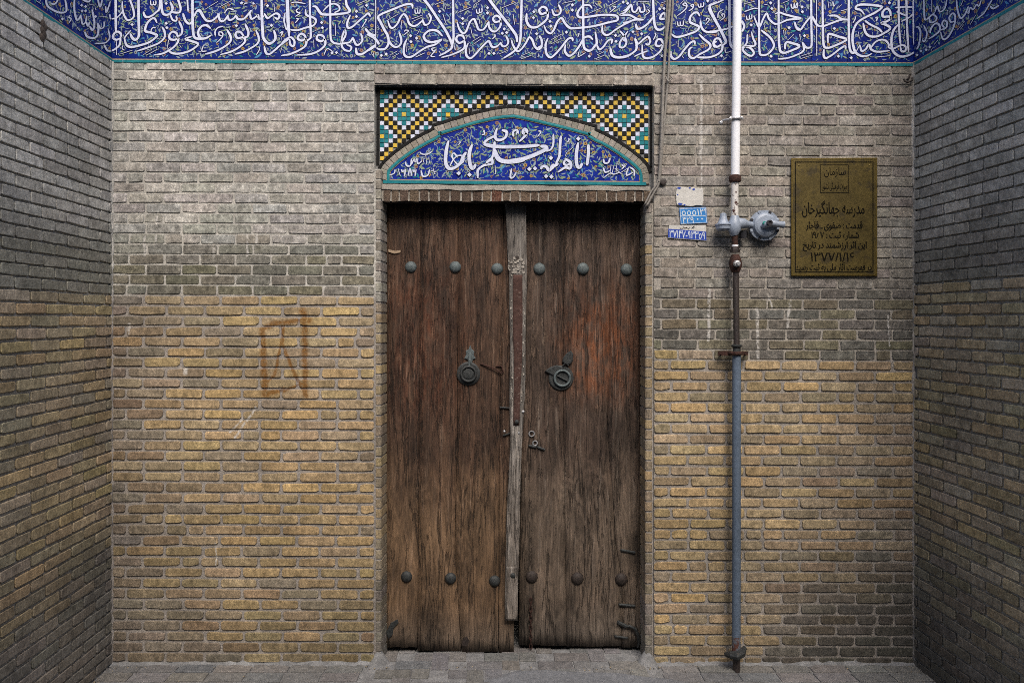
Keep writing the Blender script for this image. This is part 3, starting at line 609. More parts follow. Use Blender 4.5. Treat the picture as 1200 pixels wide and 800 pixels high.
LEFTB = """26 250,-20 270,70 330,120 420,160 500,150 510,90 490,-20;24 320,50 370,50 410,-10;26 610,-20 610,130 640,250 680,220 690,190;20 690,190 710,300 750,280 760,200;24 760,280 780,330 800,280;26 830,120 860,280 840,380 800,330;28 740,400 770,460 850,480 900,440 910,350 900,290;
20 900,290 940,360 980,330 980,270;16 560,190 540,220 570,240 540,290;20 1030,360 1050,470 1010,530 950,545 870,545;24 980,560 1020,630 1070,640;22 900,-20 930,90 960,-10;20 1060,20 1010,160 1000,80;22 1050,180 1060,230 1072,240;14 910,205 1010,210;14 800,60 860,55;
14 640,340 680,390;18 870,100 880,130;24 700,-10 780,25 820,-10;14 560,40 570,100;14 130,10 190,50;d 700,70 705,140 750,140 750,85 875,210 460,240"""
RIGHTB = """24 240,-20 245,150 260,250 330,200 380,160;22 310,210 320,280 380,270 400,220 350,180;20 340,-20 340,150;22 380,150 410,80 440,150 500,110 530,-10;20 240,320 280,420 250,520 220,500;26 300,490 380,440 440,380 430,310 380,300 330,360 320,420;
24 440,380 520,350 530,280 490,260 470,310 500,350;24 450,400 480,490 540,470 600,370 630,280 630,200 600,170 560,220 580,280 630,260;24 650,-10 660,120 700,230 750,190 780,130 800,80;20 790,150 800,170 820,100 860,120 900,60 930,80 960,0;20 1100,-10 1040,90 990,170 900,240;
24 1070,80 1110,110 1180,70;14 890,190 820,310;14 750,270 660,380;14 700,370 740,310;14 370,560 420,500;14 540,130 540,190;20 700,80 740,-10;24 140,340 180,350 200,420 180,560 150,620;14 330,640 350,600;d 205,640 270,625 315,590 155,690"""
def diamond(mb, x, y, r, P, e0, e1, mi=0):
    prism(mb, [(x, y-r), (x+r, y), (x, y+r), (x-r, y)], P, e0, e1, 0, mi)
def inscription(parent, sd, P, ef, name='inscription', th=0.0008, halo=1.5, wk=1.0, dr=2.0):
    ins, ol = MB(), MB(); st, dots = sd
    for i, (wd, pts) in enumerate(st):
        k = i*0.000002
        ribbon(ol, pts, wd*wk+halo, P, ef, ef+0.0010+k*0.5, taper=0.8)
        ribbon(ins, pts, wd*wk, P, ef, ef+0.0010+th+k)
    for i, (x, y) in enumerate(dots):
        diamond(ol, x, y, dr+halo*.5, P, ef, ef+0.00158+i*1e-6); diamond(ins, x, y, dr, P, ef, ef+0.0010+th+0.0011+i*1e-6)
    ins.obj(name, M['white_glaze'], parent); ol.obj(name+'_outline', M['navy'], parent)
def floral(parent, inside, box, P, ef, dens, seed, name='floral_ornament'):
    rnd = random.Random(seed); mats = [M[k] for k in ('green_gl', 'sky_gl', 'stem_gl', 'rose_gl', 'gold_gl', 'core_gl', 'cobalt2', 'turq')]
    mb = MB(); x0, y0, x1, y1 = box; step = 1/math.sqrt(dens); y = y0
    cnt = 0
    while y < y1:
        x = x0
        while x < x1:
            px, py = x+rnd.uniform(-.5, .5)*step, y+rnd.uniform(-.5, .5)*step; x += step
            if not inside(px, py): continue
            r = rnd.random(); a = rnd.uniform(0, 6.28); cnt += 1; e = ef+0.0002+(cnt % 23)*0.000022
            if r < 0.56:      # leaf
                L = rnd.uniform(2.0, 4.2); W = L*rnd.uniform(.25, .40); m = rnd.choice([0, 0, 0, 1, 2, 2, 7, 6])
                ca, sa = math.cos(a), math.sin(a)
                q = [(-L, 0), (-L*.3, W), (L*.4, W*.8), (L, 0), (L*.4, -W*.5), (-L*.3, -W*.7)]
                q = [(px+u*ca-v*sa, py+u*sa+v*ca) for u, v in q]
                if all(inside(*t) for t in q): prism(mb, q, P, ef-.0005, e, 0, m)
            elif r < 0.65:    # flower
                R = rnd.uniform(1.6, 2.5); m = rnd.choice([3, 3, 4, 4, 2])
                q = [(px+R*(1.1 if k % 2 else .75)*math.cos(a+k*.628), py+R*(1.1 if k % 2 else .75)*math.sin(a+k*.628)) for k in range(10)]
                if all(inside(*t) for t in q):
                    prism(mb, q, P, ef-.0005, e, 0, m)
                    prism(mb, [(px+R*.38*math.cos(k*1.05), py+R*.38*math.sin(k*1.05)) for k in range(6)], P, ef-.0005, e+.0002, 0, 5)
            else:             # tendril
                R = rnd.uniform(3, 7); a1 = rnd.uniform(1.0, 2.4)
                q = [(px+R*math.cos(a+t*a1/4)*(1-.08*t), py+R*math.sin(a+t*a1/4)*(1-.08*t)) for t in range(5)]
                if all(inside(*t) for t in q): ribbon(mb, q, 0.6, P, ef-.0005, e, 2 if rnd.random() < .6 else 0)
        y += step
    tag(mb.obj(name, mats, parent), kind='stuff')
def yb(x): return 69.3+(x-131)*TILT          # lower edge of the blue field
fr = empty('tile_frieze', (PB(601, 0).x, 0, Zrow(72)), 'blue tile frieze with white script running across the top of the back wall', 'tile frieze')
seams = [131]+[144+42.45*k for k in range(22)]+[1071]
def tile_obj(pts, P, parent, mat, name='tile', e0=-0.02, e1=0.004, bev=0.35):
    mb = MB(); e = random.uniform(-.0005, .0005); prism(mb, pts, P, e0, e1+e, bev); return mb.obj(name, M[mat], parent)
g = 0.22
for a, b in zip(seams[:-1], seams[1:]):
    if b-a < 3: continue
    for (t0, t1) in ((-94, -52), (-51.7, -9.5), (-9.2, 33.2)):
        tile_obj([(a+g, t0), (b-g, t0), (b-g, t1+(b-131)*TILT*.5), (a+g, t1+(a-131)*TILT*.5)], PB, fr, 'cobalt')
    o1, o2 = (a-131)*TILT*.5, (b-131)*TILT*.5
    tile_obj([(a+g, 33.6+o1), (b-g, 33.6+o2), (b-g, yb(b)-.2), (a+g, yb(a)-.2)], PB, fr, 'cobalt')
    tile_obj([(a+g, yb(a)+.9), (b-g, yb(b)+.9), (b-g, yb(b)+4.1), (a+g, yb(a)+4.1)], PB, fr, 'turq', 'border_tile', e1=0.007)
mb = MB(); prism(mb, [(131, yb(131)-.3), (1071, yb(1071)-.3), (1071, yb(1071)+.9), (131, yb(131)+.9)], PB, -.02, .0055); mb.obj('border_line', M['gold_line'], fr)
mb = MB(); prism(mb, [(131, -95), (1071, -95), (1071, yb(1071)+1), (131, yb(131)+1)], PB, -.30, -.002); mb.obj('backing', M['dark_wall'], fr)
floral(fr, lambda x, y: 132 < x < 1070 and y < yb(x)-1 and y > -92, (132, -90, 1070, 74), PB, 0.0046, 1/19., 3)
st, dt = [], []
for ox, txt in BANDS.items():
    a, b = zs(ox, Z, txt); st += a; dt += b
inscription(fr, (st, dt), PB, 0.0044, dr=1.95, wk=.95, halo=1.9)
def side_frieze(left):
    P = PL if left else PR; X0 = XL if left else XR; sl = SL if left else SR; sg = 1 if left else -1
    yc = 69.3 if left else 73.6
    def W(s, y, e=0.0):          # distance from the corner, height as photo row at the corner
        return Vector((X0-sl*s+sg*e, -s, Zrow(y)))
    root = empty('tile_frieze', (X0, -0.7, Zrow(72)), 'blue tile frieze with white script along the top of the %s side wall' % ('left' if left else 'right'), 'tile frieze')
    Q = (lambda x, y, e=0.0: W(-x, y, e)) if left else (lambda x, y, e=0.0: W(x, y, e))
    sgx = -1 if left else 1
    n = 7; w_ = 0.212
    for k in range(n):
        a, b = k*w_+.001, min((k+1)*w_, 1.55)-.001
        for (t0, t1) in ((-94, -52), (-51.7, -9.5), (-9.2, 33), (33.4, yc-.2)):
            tile_obj([(sgx*a, t0), (sgx*b, t0), (sgx*b, t1), (sgx*a, t1)], Q, root, 'cobalt', bev=0.0)
        tile_obj([(sgx*a, yc+.9), (sgx*b, yc+.9), (sgx*b, yc+4.1), (sgx*a, yc+4.1)], Q, root, 'turq', 'border_tile', e1=0.007, bev=0)
    mb = MB(); prism(mb, [(0, yc-.3), (sgx*1.55, yc-.3), (sgx*1.55, yc+.9), (0, yc+.9)], Q, -.02, .0055); mb.obj('border_line', M['gold_line'], root)
    mb = MB(); prism(mb, [(0, -95), (sgx*1.55, -95), (sgx*1.55, yc+1), (0, yc+1)], Q, -.22, -.002); mb.obj('backing', M['dark_wall'], root)
    # ornament laid out in wall units (x in 5 mm units)
    Q5 = lambda x, y, e=0.0: Q(x*S, y, e)
    rng = (-300, -2) if left else (2, 300)
    floral(root, lambda x, y: rng[0] < x < rng[1] and -92 < y < yc-1, (rng[0], -90, rng[1], yc), Q5, 0.0046, 1/22., 5 if left else 6)
    sd = zs(30 if left else 1060, Z, LEFTB if left else RIGHTB)
    inscription(root, sd, P, 0.0048, wk=0.9, halo=1.2, dr=1.8)
side_frieze(True); side_frieze(False)

# ------------------------------------------------------------------ mosaic panel with the arched inscription
ET = -0.05
PT = lambda x, y, e=0.0: PB(x, y, ET+e)
tp = empty('mosaic_panel', PB(602, 214), 'mosaic panel of small coloured squares round an arched blue inscription above the door', 'mosaic')
mb = MB(); prism(mb, [(436, 96), (770, 96), (770, 222), (436, 222)], PT, -0.12, -0.006); mb.obj('backing', M['ground'], tp)
BO = [(441.5,214),(441.6,203),(443.5,194),(450,186.5),(460,177.5),(471,169.5),(482.5,162),(495,155),(506.5,149.6),(504.5,146.2),(507,145),(517,142),(527.5,138.6),(540,134.8),(552,131.2),(564,128.3),(576,125.6),(590,123.6),(602.5,122.8),
      (613,124.6),(624,127),(640,130.8),(656,134.5),(672,138.6),(688,143),(700,146.4),(701,147.2),(699.5,150.6),(711,155.5),(722,161.5),(732,168),(742.5,175.5),(753,184),(761,192.5),(764.5,203),(765,217)]
def resamp(p, d=1.5):
    o = []
    for a, b in zip(p[:-1], p[1:]):
        l = math.hypot(b[0]-a[0], b[1]-a[1]); n = max(1, int(l/d))
        o += [(a[0]+(b[0]-a[0])*i/n, a[1]+(b[1]-a[1])*i/n) for i in range(n)]
    return o+[p[-1]]
def offset(p, d, win=3):
    o = []
    for i in range(len(p)):
        a, b = p[max(i-win, 0)], p[min(i+win, len(p)-1)]; dx, dy = b[0]-a[0], b[1]-a[1]; l = math.hypot(dx, dy) or 1
        o.append((p[i][0]-dy/l*d, p[i][1]+dx/l*d))
    return o
BR = resamp(BO)
def ytop(x, c):
    best = None
    for a, b in zip(c[:-1], c[1:]):
        if min(a[0], b[0]) <= x <= max(a[0], b[0]) and a[0] != b[0]:
            y = a[1]+(b[1]-a[1])*(x-a[0])/(b[0]-a[0]); best = y if best is None else min(best, y)
    return best if best is not None else 999
cell = 5.165; mo = MB(); mm = [M['turq'], M['white_glaze'], M['black_gl'], M['yellow_gl']]
for i in range(61):
    for j in range(19):
        x = 445.0+i*cell; y = 105.6+j*cell+(x-445)*0.008; cx, cy = x+cell/2, y+cell/2
        if cy > ytop(cx, BR)-0.6: continue
        d = min(abs(i-a)+abs(j-b) for a in range(-5, 70, 5) for b in range(-5, 30, 5) if ((a+b)//5) % 2 == 0)
        mi = 3 if d == 0 else 0 if d <= 2 else 1 if d == 3 else 2 if d == 4 else 3
        q = 0.28
        pts = [(x+q+random.uniform(-.12, .12), y+q), (x+cell-q, y+q+random.uniform(-.12, .12)), (x+cell-q+random.uniform(-.12, .12), y+cell-q), (x+q, y+cell-q+random.uniform(-.12, .12))]
        prism(mo, pts, PT, -.006, random.uniform(-.0012, .0012), .25, mi)
tag(mo.obj('mosaic_tiles', mm, tp), kind='stuff')
def border_run(p0, p1, wd, step, mat, name, e1=0.004, cols=None):
    l = math.hypot(p1[0]-p0[0], p1[1]-p0[1]); n = max(1, round(l/step)); ux, uy = (p1[0]-p0[0])/l, (p1[1]-p0[1])/l
    for k in range(n):
        a, b = k*l/n+.25, (k+1)*l/n-.25; nx, ny = -uy*wd, ux*wd
        tile_obj([(p0[0]+ux*a, p0[1]+uy*a), (p0[0]+ux*b, p0[1]+uy*b), (p0[0]+ux*b+nx, p0[1]+uy*b+ny), (p0[0]+ux*a+nx, p0[1]+uy*a+ny)], PT, tp, mat, name, -.008, e1)
border_run((441, 102.6), (765, 105.2), 3.0, 17, 'black_gl', 'black_border_tile')
border_run((445, 106), (444.6, 193), 3.6, 17, 'black_gl', 'black_border_tile')
border_run((765.2, 106), (765.2, 196), 3.6, 17, 'black_gl', 'black_border_tile')
ARC = [(0.0, 3.7, 10.5, 'black_gl', 'arch_black_tile', 0.006), (4.1, 11.6, 8.6, 'arch_brick', 'arch_brick', 0.005)]
for (d0, d1, step, mat, nm, e1) in ARC:
    A, B = offset(BR, d0), offset(BR, d1)
    idx = [i for i, p in enumerate(BR)]; k = 2
    per = max(2, int(step/1.5))
    while k < len(BR)-2:
        q = min(k+per, len(BR)-2)
        pts = A[k:q+1]+B[k:q+1][::-1]
        if nm == 'arch_black_tile' and (BR[k][1] > 200): k = q; continue
        mid = (k+q)//2
        a0, a1, b0, b1 = A[k], A[q], B[k], B[q]
        sh = 0.16/step
        lerp = lambda u, v, t: (u[0]+(v[0]-u[0])*t, u[1]+(v[1]-u[1])*t)
        pts = [lerp(a0, a1, .03), A[mid], lerp(a0, a1, .97), lerp(b0, b1, .97), B[mid], lerp(b0, b1, .03)]
        m2 = MB(); n_ = len(pts)
        if abs(sum(pts[i][0]*pts[(i+1) % n_][1]-pts[(i+1) % n_][0]*pts[i][1] for i in range(n_))) > 4:
            prism(m2, pts, PT, -.008, e1+random.uniform(-.001, .001), .35)
            o = m2.obj(nm, M[mat], tp); c = jit((0.255, 0.232, 0.198), 0.16); o.color = (*c, 1)
        k = q
def band(d0, d1, ymax, mat, nm, e1):
    A, B = offset(BR, d0, 4), offset(BR, d1, 4); m2 = MB(); n = len(A)
    sel = [i for i in range(n) if A[i][1] < ymax+3 and B[i][1] < ymax+1]
    vs = []; fs = []
    for i in sel:
        a, b = A[i], B[i]; a = (a[0], min(a[1], ymax)); b = (b[0], min(b[1], ymax))
        vs += [PT(*a, -.008), PT(*a, e1-.0012), PT(a[0]*.8+b[0]*.2, a[1]*.8+b[1]*.2, e1), PT(a[0]*.2+b[0]*.8, a[1]*.2+b[1]*.8, e1), PT(*b, e1-.0012), PT(*b, -.008)]
    for k in range(len(sel)-1):
        for j in range(5): fs.append((k*6+j, k*6+j+1, (k+1)*6+j+1, (k+1)*6+j))
    m2.add(vs, fs); m2.obj(nm, M[mat], tp, smooth=True)
band(11.7, 15.1, 214, 'turq', 'turquoise_border', .007)
band(15.0, 15.9, 212, 'gold_line', 'ochre_border', .005)
m2 = MB(); prism(m2, [(449, 211.2), (757, 213.6), (757.5, 217), (448, 214.8)], PT, -.008, .0066, .4); m2.obj('turquoise_base', M['turq'], tp)
m2 = MB(); prism(m2, [(452, 210.0), (754, 212.4), (754, 213.7), (452, 211.3)], PT, -.008, .0052); m2.obj('ochre_base', M['gold_line'], tp)
IN = offset(BR, 15.6, 5)
def inpanel(x, y, m=0.8): return 453 < x < 752 and y > ytop(x, IN)+m and y < 210.4+(x-452)*.0078-m*.4
ps = [451, 476.5, 518, 559.3, 600.7, 642, 683.3, 724.6, 755]
for a, b in zip(ps[:-1], ps[1:]):
    xs = [a+.2+(b-a-.4)*t/10 for t in range(11)]; top = []
    for x in xs:
        y = ytop(x, IN); yl = 210.6+(x-452)*.0078
        top.append((x, min(y, yl-.15) if y < 990 else yl-.15))
    pts = top+[(xs[-1], 210.7+(b-452)*.0078), (xs[0], 210.7+(a-452)*.0078)]
    tile_obj(pts, PT, tp, 'cobalt2', 'panel_tile', -.008, .002, 0)
floral(tp, inpanel, (452, 136, 756, 213), PT, 0.0026, 1/14., 11)
T1 = """12 100,670 150,650 160,610;14 190,600 215,680;14 225,610 240,635 265,610 258,680;14 295,680 315,600 335,680;14 345,610 355,635 375,610 368,680;16 430,620 450,680 500,670 520,610;12 530,620 590,640;14 270,530 280,570 320,570 330,500;12 330,560 360,500 370,540;16 385,490 400,550 440,520;12 450,500 460,540;12 480,460 490,560;12 510,480 520,550;12 420,430 440,450 500,450 550,420;12 560,600 570,660"""
T2 = """34 95,310 70,420 65,540 100,600 160,590 220,540 250,470 280,430;15 110,575 150,500 205,465 250,480 245,535 190,555 150,515;15 150,515 130,470 150,440 185,480;34 340,350 310,450 320,560 350,600 378,555;26 400,700 400,620 440,580 490,560 550,550 540,500 500,530 490,560;26 520,530 560,460 570,380 575,320;42 570,400 600,480 650,520 750,530 889,512;36 460,345 560,368 700,375 889,370;
28 600,180 580,260 600,300 650,300 690,270 700,220 650,200;28 580,260 500,300 460,340;14 440,250 470,240 460,200;14 580,570 585,660;18 750,600 740,690 770,690 800,640;14 760,260 770,210 810,200 800,250;10 200,330 220,320 210,340 190,360"""
T3 = """34 0,370 150,372 330,357;44 0,525 120,510 250,470 380,410 410,380;32 340,370 395,372 412,405;20 400,420 450,400 475,340 475,240;26 555,260 545,350 538,470 500,550;28 345,610 360,580 400,580 430,620 460,600 520,540;26 520,640 600,590 650,600 655,540 600,500;32 735,330 715,450 720,560 750,590 775,545;30 840,350 840,450 825,570;
28 120,320 180,260 200,210 170,190 160,230 200,240;12 310,270 345,220 320,210;14 60,270 60,220 100,200 110,240;14 610,440 680,380;14 610,440 600,470;12 560,300 540,280;14 620,330 640,300 630,290;22 600,510 585,545 610,565 650,550;18 440,600 470,560 500,575 530,545"""
T4 = """18 330,500 340,540 380,540 400,490;14 330,590 350,640 400,620;14 410,560 400,640;14 440,570 420,650;14 470,560 460,640;16 520,560 540,570 570,550 520,610;14 500,650 580,600;14 590,590 570,670 640,640;14 610,590 650,620 650,680;12 330,700 400,650 440,660 500,640;12 450,600 520,660"""
st, dt = [], []
for ox, txt in ((445, T1), (515, T2), (595, T3), (670, T4)):
    a, b = zs(ox, 8.89, txt, 130); st += a; dt += b
for i, (wd, pts) in enumerate(st):
    q = MB(); k = i*.00003; e_ = .0034; hal = 1.6 if wd > 2 else .8
    ribbon(q, pts, wd*1.02+hal, PT, e_, e_+.0010+k*.5, 1, taper=.8); ribbon(q, pts, wd*1.02, PT, e_, e_+.0030+k, 0)
    q.obj('letter_stroke', [M['white_glaze'], M['navy']], tp)
mb, mo = MB(), MB()
for x, y in ((515+200/8.89, 130+650/8.89), (515+313/8.89, 130+665/8.89), (595+450/8.89, 130+490/8.89), (595+225/8.89, 130+605/8.89), (595+285/8.89, 130+600/8.89), (595+400/8.89, 130+680/8.89), (595+455/8.89, 130+685/8.89), (595+735/8.89, 130+290/8.89)):
    mb, mo = MB(), MB(); diamond(mb, x, y, 2.7, PT, .002, .0094); diamond(mo, x, y, 3.7, PT, .002, .0063)
    mb.obj('inscription_dot', M['white_glaze'], tp); mo.obj('dot_outline', M['navy'], tp)

# ------------------------------------------------------------------ door lintel of bricks on end, jambs
ln = empty('door_lintel', PB(605, 230), 'weathered row of brown bricks on end under a pale plaster ledge, directly above the door', 'lintel')
mb = MB(); n = 24; r0 = random.Random(4)
top = [(447+i*(762-447)/n, 216.2+i*.1+r0.uniform(-.8, .5)) for i in range(n+1)]; bot = [(447+i*(762-447)/n, 222.2+i*.06+r0.uniform(-.9, .9)) for i in range(n+1)]
for i in range(n): prism(mb, [top[i], top[i+1], bot[i+1], bot[i]], PB, -.17, -.018+r0.uniform(-.002, .002), .2)
mb.obj('plaster_ledge', M['plaster'], ln)
x = 448.5
while x < 758:
    wd = random.uniform(9.5, 13); x1 = min(x+wd, 762); m2 = MB(); j = lambda: random.uniform(-.5, .5)
    t = 222.8+(x-448)*.004
    prism(m2, [(x+.9+j(), t+j()*2), (x1-.9+j(), t+j()*2), (x1-.7, t+6), (x1-1.0+j(), 236.4+j()*2), (x+1.0+j(), 236.4+j()*2), (x+.7, t+6)], PB, -.16, -.022+random.uniform(-.004, .004), .8)
    o = m2.obj('brick', M['lintel_brick'], ln); o.color = (*jit(mixc((0.14, 0.10, 0.07), (0.085, 0.06, 0.045), random.random()) if random.random() > .08 else (0.13, 0.06, 0.04), .2), 1); x = x1
mb = MB(); prism(mb, [(447.5, 221), (762.5, 222), (762.5, 235.8), (447.5, 235.4)], PB, -.172, -.028); mb.obj('mortar_bed', M['plaster'], ln)
mb = MB(); prism(mb, [(447.5, 236.3), (762, 236.9), (762, 239), (447.5, 238.4)], PB, -.30, -.06); mb.obj('timber_soffit', M['dark_wall'], ln)
mb = MB(); prism(mb, [(430, 222), (780, 222), (780, 262), (430, 262)], PB, -.32, -.30); mb.obj('rear_infill', M['dark_wall'], ln)

def jamb(label, left):
    """column of header bricks flush with the wall, then a splayed reveal back to the leaf"""
    root = empty('door_jamb', PB(443 if left else 760, 775), label, 'door jamb')
    if left: f0, f1, r1 = 440.2, 446.7, 455.0; ya, yb_ = 198, 776
    else: f0, f1, r1 = 764.2, 756.4, 749.4; ya, yb_ = 238, 780
    dd = 0.17
    n = round((yb_-ya)/12.05); new_from = 330
    for i, (a, b) in enumerate(courses(ya, yb_, n)):
        yel = (a > (345 if left else 285))
        c = jit(mixc(mixc(TAN, YEL, random.random()) if yel else (0.26, 0.24, 0.205), GRY, random.random()*.6+.1+(max(0, (a-640)/140) if yel else 0)), .13)
        m2 = MB(); h0, h1 = a+1.2+random.uniform(-.3, .3), b-1.2+random.uniform(-.3, .3)
        k = (D+dd)/D; mg = -1 if left else 1
        F0, F1 = PB(f0, h0, -.002), PB(f1, h0, -.002); B1 = PB(r1, h0, -dd)
        z0, z1 = PB(f0, h1).z, PB(f0, h0).z
        rr = 0.006; ch = (f1-f0)*S
        xf0, xf1, xb = F0.x, F1.x, B1.x; sg = 1 if left else -1
        prof = [(xf0, .05), (xf0, .003), (xf0+sg*.004, -.001), (xf1-sg*rr, -.001), (xf1+sg*.001, .006), (xb-sg*.004, dd-.02), (xb-sg*.004, dd), (xf0, dd)]
        iz = .0025
        vs = [(px_, py_, z) for z in (z0, z1) for px_, py_ in prof]
        vs = [(a_[0], a_[1], a_[2]) for a_ in vs]; m = len(prof)
        fs = [(q, (q+1) % m, m+(q+1) % m, m+q) for q in range(m)]+[tuple(range(m))[::-1], tuple(range(m, 2*m))]
        if not left: fs = [f[::-1] for f in fs]
        m2.add(vs, fs); o = m2.obj('brick', M['brick_new' if yel else 'brick_old'], root); o.color = (*c, 1)
    # mortar core, a little behind the brick faces
    F0, F1, B1 = PB(f0, 0).x, PB(f1, 0).x, PB(r1, 0, -dd).x; sg = 1 if left else -1
    z0, z1 = -.02, Zrow(ya)
    pr_ = [(F0-sg*.008, .003), (F1-sg*.006, .003), (F1-sg*.003, .008), (B1-sg*.008, dd), (F0-sg*.008, dd)]
    vs = [(a, b, z) for z in (z0, z1) for a, b in pr_]; m = 5
    mb = MB(); fs = [(q, (q+1) % m, m+(q+1) % m, m+q) for q in range(m)]+[tuple(range(m))[::-1], tuple(range(m, 2*m))]
    if not left: fs = [f[::-1] for f in fs]
    mb.add(vs, fs); mb.obj('mortar_bed', M['mortar_l' if left else 'mortar'], root)
    # masonry return behind, so no light leaks past the leaf
    mb = MB(); xw = xo_l if left else xo_r
    mb.box((min(xw-sg*.02, B1-sg*.01), dd, -.05), (max(xw-sg*.02, B1-sg*.01), .36, Zrow(225))); mb.obj('rear_masonry', M['dark_wall'], root)
    return root
jamb('left brick jamb of the doorway, narrow column of yellow header bricks', True)
jamb('right brick jamb of the doorway, narrow column of yellow header bricks', False)
mb = MB(); xa_, xb_ = xo_l-.12, xo_r+.12
mb.box((xa_, .90, -.05), (xb_, .95, 2.9)); mb.box((xa_-.05, .32, -.05), (xa_, .95, 2.9)); mb.box((xb_, .32, -.05), (xb_+.05, .95, 2.9)); mb.box((xa_-.05, .303, 2.9), (xb_+.05, .95, 2.95))
tag(mb.obj('passage_sky_block', M['dark_wall']), kind='structure')  # unseen passage box; sides and roof added to shut out sky light
mb = MB(); mb.box((XL-.2, .303, -.04), (xa_-.052, .34, 2.94)); mb.box((xb_+.052, .303, -.04), (XR+.2, .34, 2.94)); tag(mb.obj('rear_wall', M['dark_wall']), kind='structure')

# ------------------------------------------------------------------ door leaves
def plank(parent, mat, left, right, y0, y1, d, e_th=0.045, seed=0, wob=0.5, ragged=1.0, name='plank', ej=0.0012):
    """vertical board: left/right are functions of photo row; front face at depth d"""
    rnd = random.Random(seed); nr, nc = 34, 5; mb = MB(); vs = []
    ph = rnd.uniform(0, 9)
    for r in range(nr+1):
        y = y0+(y1-y0)*r/nr
        xl, xr = left(y), right(y)
        xl += wob*0.5*math.sin(y*.05+ph); xr += wob*0.5*math.sin(y*.043+ph*2)
        for c in range(nc+1):
            t = c/nc; x = xl+(xr-xl)*t; yy = y
            if r == nr: yy += rnd.uniform(-ragged, ragged*.6)
            edge = ej if c in (0, nc) or r in (0, nr) else 0
            vs.append(PB(x, yy, -d-edge+0.0022*math.sin(x*.12+y*.012)*math.sin(y*.021+x*.01)+rnd.uniform(-.0006, .0006)))
    W_ = nc+1
    fs = [(r*W_+c, (r+1)*W_+c, (r+1)*W_+c+1, r*W_+c+1) for r in range(nr) for c in range(nc)]
    rim = [c for c in range(W_)]+[r*W_+nc for r in range(1, nr+1)]+[nr*W_+c for c in range(nc-1, -1, -1)]+[r*W_ for r in range(nr-1, 0, -1)]
    base = len(vs); vs += [vs[i]+Vector((0, e_th, 0)) for i in rim]; m = len(rim)
    fs += [(rim[i], rim[(i+1) % m], base+(i+1) % m, base+i) for i in range(m)]
    mb.add(vs, fs); return mb.obj(name, mat, parent, smooth=True)
def lin(a, ya, b, yb_): return lambda y: a+(b-a)*(y-ya)/(yb_-ya)
def pw(pts):
    def f(y):
        for (a, xa), (b, xb) in zip(pts[:-1], pts[1:]):
            if y <= b: return xa+(xb-xa)*(max(y, a)-a)/(b-a)
        return pts[-1][1]
    return f
DL, DR = 0.140, 0.172
ll = empty('door_leaf', PB(530, 764, -DL), 'left wooden door leaf, brown, with the grey centre post and round knocker', 'door leaf')
edges = [lin(453.5, 240, 449.5, 764), lin(493, 240, 489, 764), pw([(240, 537), (500, 536), (640, 533), (764, 541)]), pw([(240, 590), (380, 589), (450, 586.5), (560, 585), (764, 584)]), pw([(240, 612), (500, 606), (764, 602.5)])]
bots = [758, 762, 763.5, 764.5]
for i in range(4):
    e0, e1 = edges[i], edges[i+1]
    plank(ll, M['wood_l'], (lambda f: lambda y: f(y)+.28)(e0), (lambda f: lambda y: f(y)-.28)(e1), 236, bots[i], DL+(0.002 if i % 2 else 0), seed=i+1, wob=.4)
mb = MB(); prism(mb, [(452, 237), (610, 237), (600, 755), (450, 755)], PB, -DL-.06, -DL-.03); mb.obj('back_board', M['dark_wall'], ll)
rl = empty('door_leaf', PB(682, 757, -DR), 'right wooden door leaf, red stained, with a leaf shaped latch and knocker', 'door leaf')
edges = [pw([(240, 612), (500, 611), (640, 609), (764, 608.5)]), pw([(240, 661), (450, 660), (757, 664)]), pw([(240, 717), (500, 712), (640, 722), (700, 733), (757, 728.5)]), lin(752, 240, 753, 757)]
for i in range(3):
    e0, e1 = edges[i], edges[i+1]
    plank(rl, M['wood_r'], (lambda f: lambda y: f(y)+.26)(e0), (lambda f: lambda y: f(y)-.26)(e1), 236, (756, 757, 758)[i], DR+(0.0015 if i % 2 else 0), seed=i+11, wob=.4)
mb = MB(); prism(mb, [(610, 237), (752, 237), (752, 750), (608, 750)], PB, -DR-.06, -DR-.03); mb.obj('back_board', M['dark_wall'], rl)
# centre post fixed on the left leaf
EP = DL-.028
pL = pw([(236, 592.5), (300, 594.5), (322, 597), (430, 597.5), (520, 598), (600, 594), (664, 592), (727, 592)])
pR = pw([(236, 617), (318, 617), (430, 616), (520, 612), (600, 609), (664, 608), (727, 606.5)])
post = plank(ll, M['wood_post'], pL, pR, 236, 727, EP, .03, 31, .8, .4, 'centre_post')
plank(post, M['red_paint'], lambda y: pL(y)+4.2, lambda y: pR(y)-4.4, 322, 498, EP-.006, .006, 33, .9, 1, 'painted_batten')
plank(post, M['wood_post'], lambda y: pL(y)+2.0, lambda y: pR(y)-7.0, 505, 668, EP-.005, .006, 34, .9, 1, 'raised_rib')
plank(post, M['wood_post'], lambda y: pL(y)+1.0, lambda y: pR(y)-1.5, 664, 726, EP-.009, .009, 35, .5, .5, 'foot_block')
mb = MB(); lathe(mb, PB(606, 302, -EP+.001), (0, -1, 0), [(0, .012), (.004, .011), (.005, .0)], 9); mb.obj('knot_hole', M['iron_dark'], post)
mb = MB(); rr = random.Random(5)
for k in range(36):
    x, y = 605+rr.uniform(-9, 9), 311+rr.uniform(-9, 9); r = rr.uniform(.8, 2.2)
    prism(mb, [(x+r*math.cos(q*1.05+k)*rr.uniform(.6, 1.2), y+r*math.sin(q*1.05+k)*rr.uniform(.6, 1.2)) for q in range(6)], PB, -EP, -EP+.004+rr.uniform(0, .002))
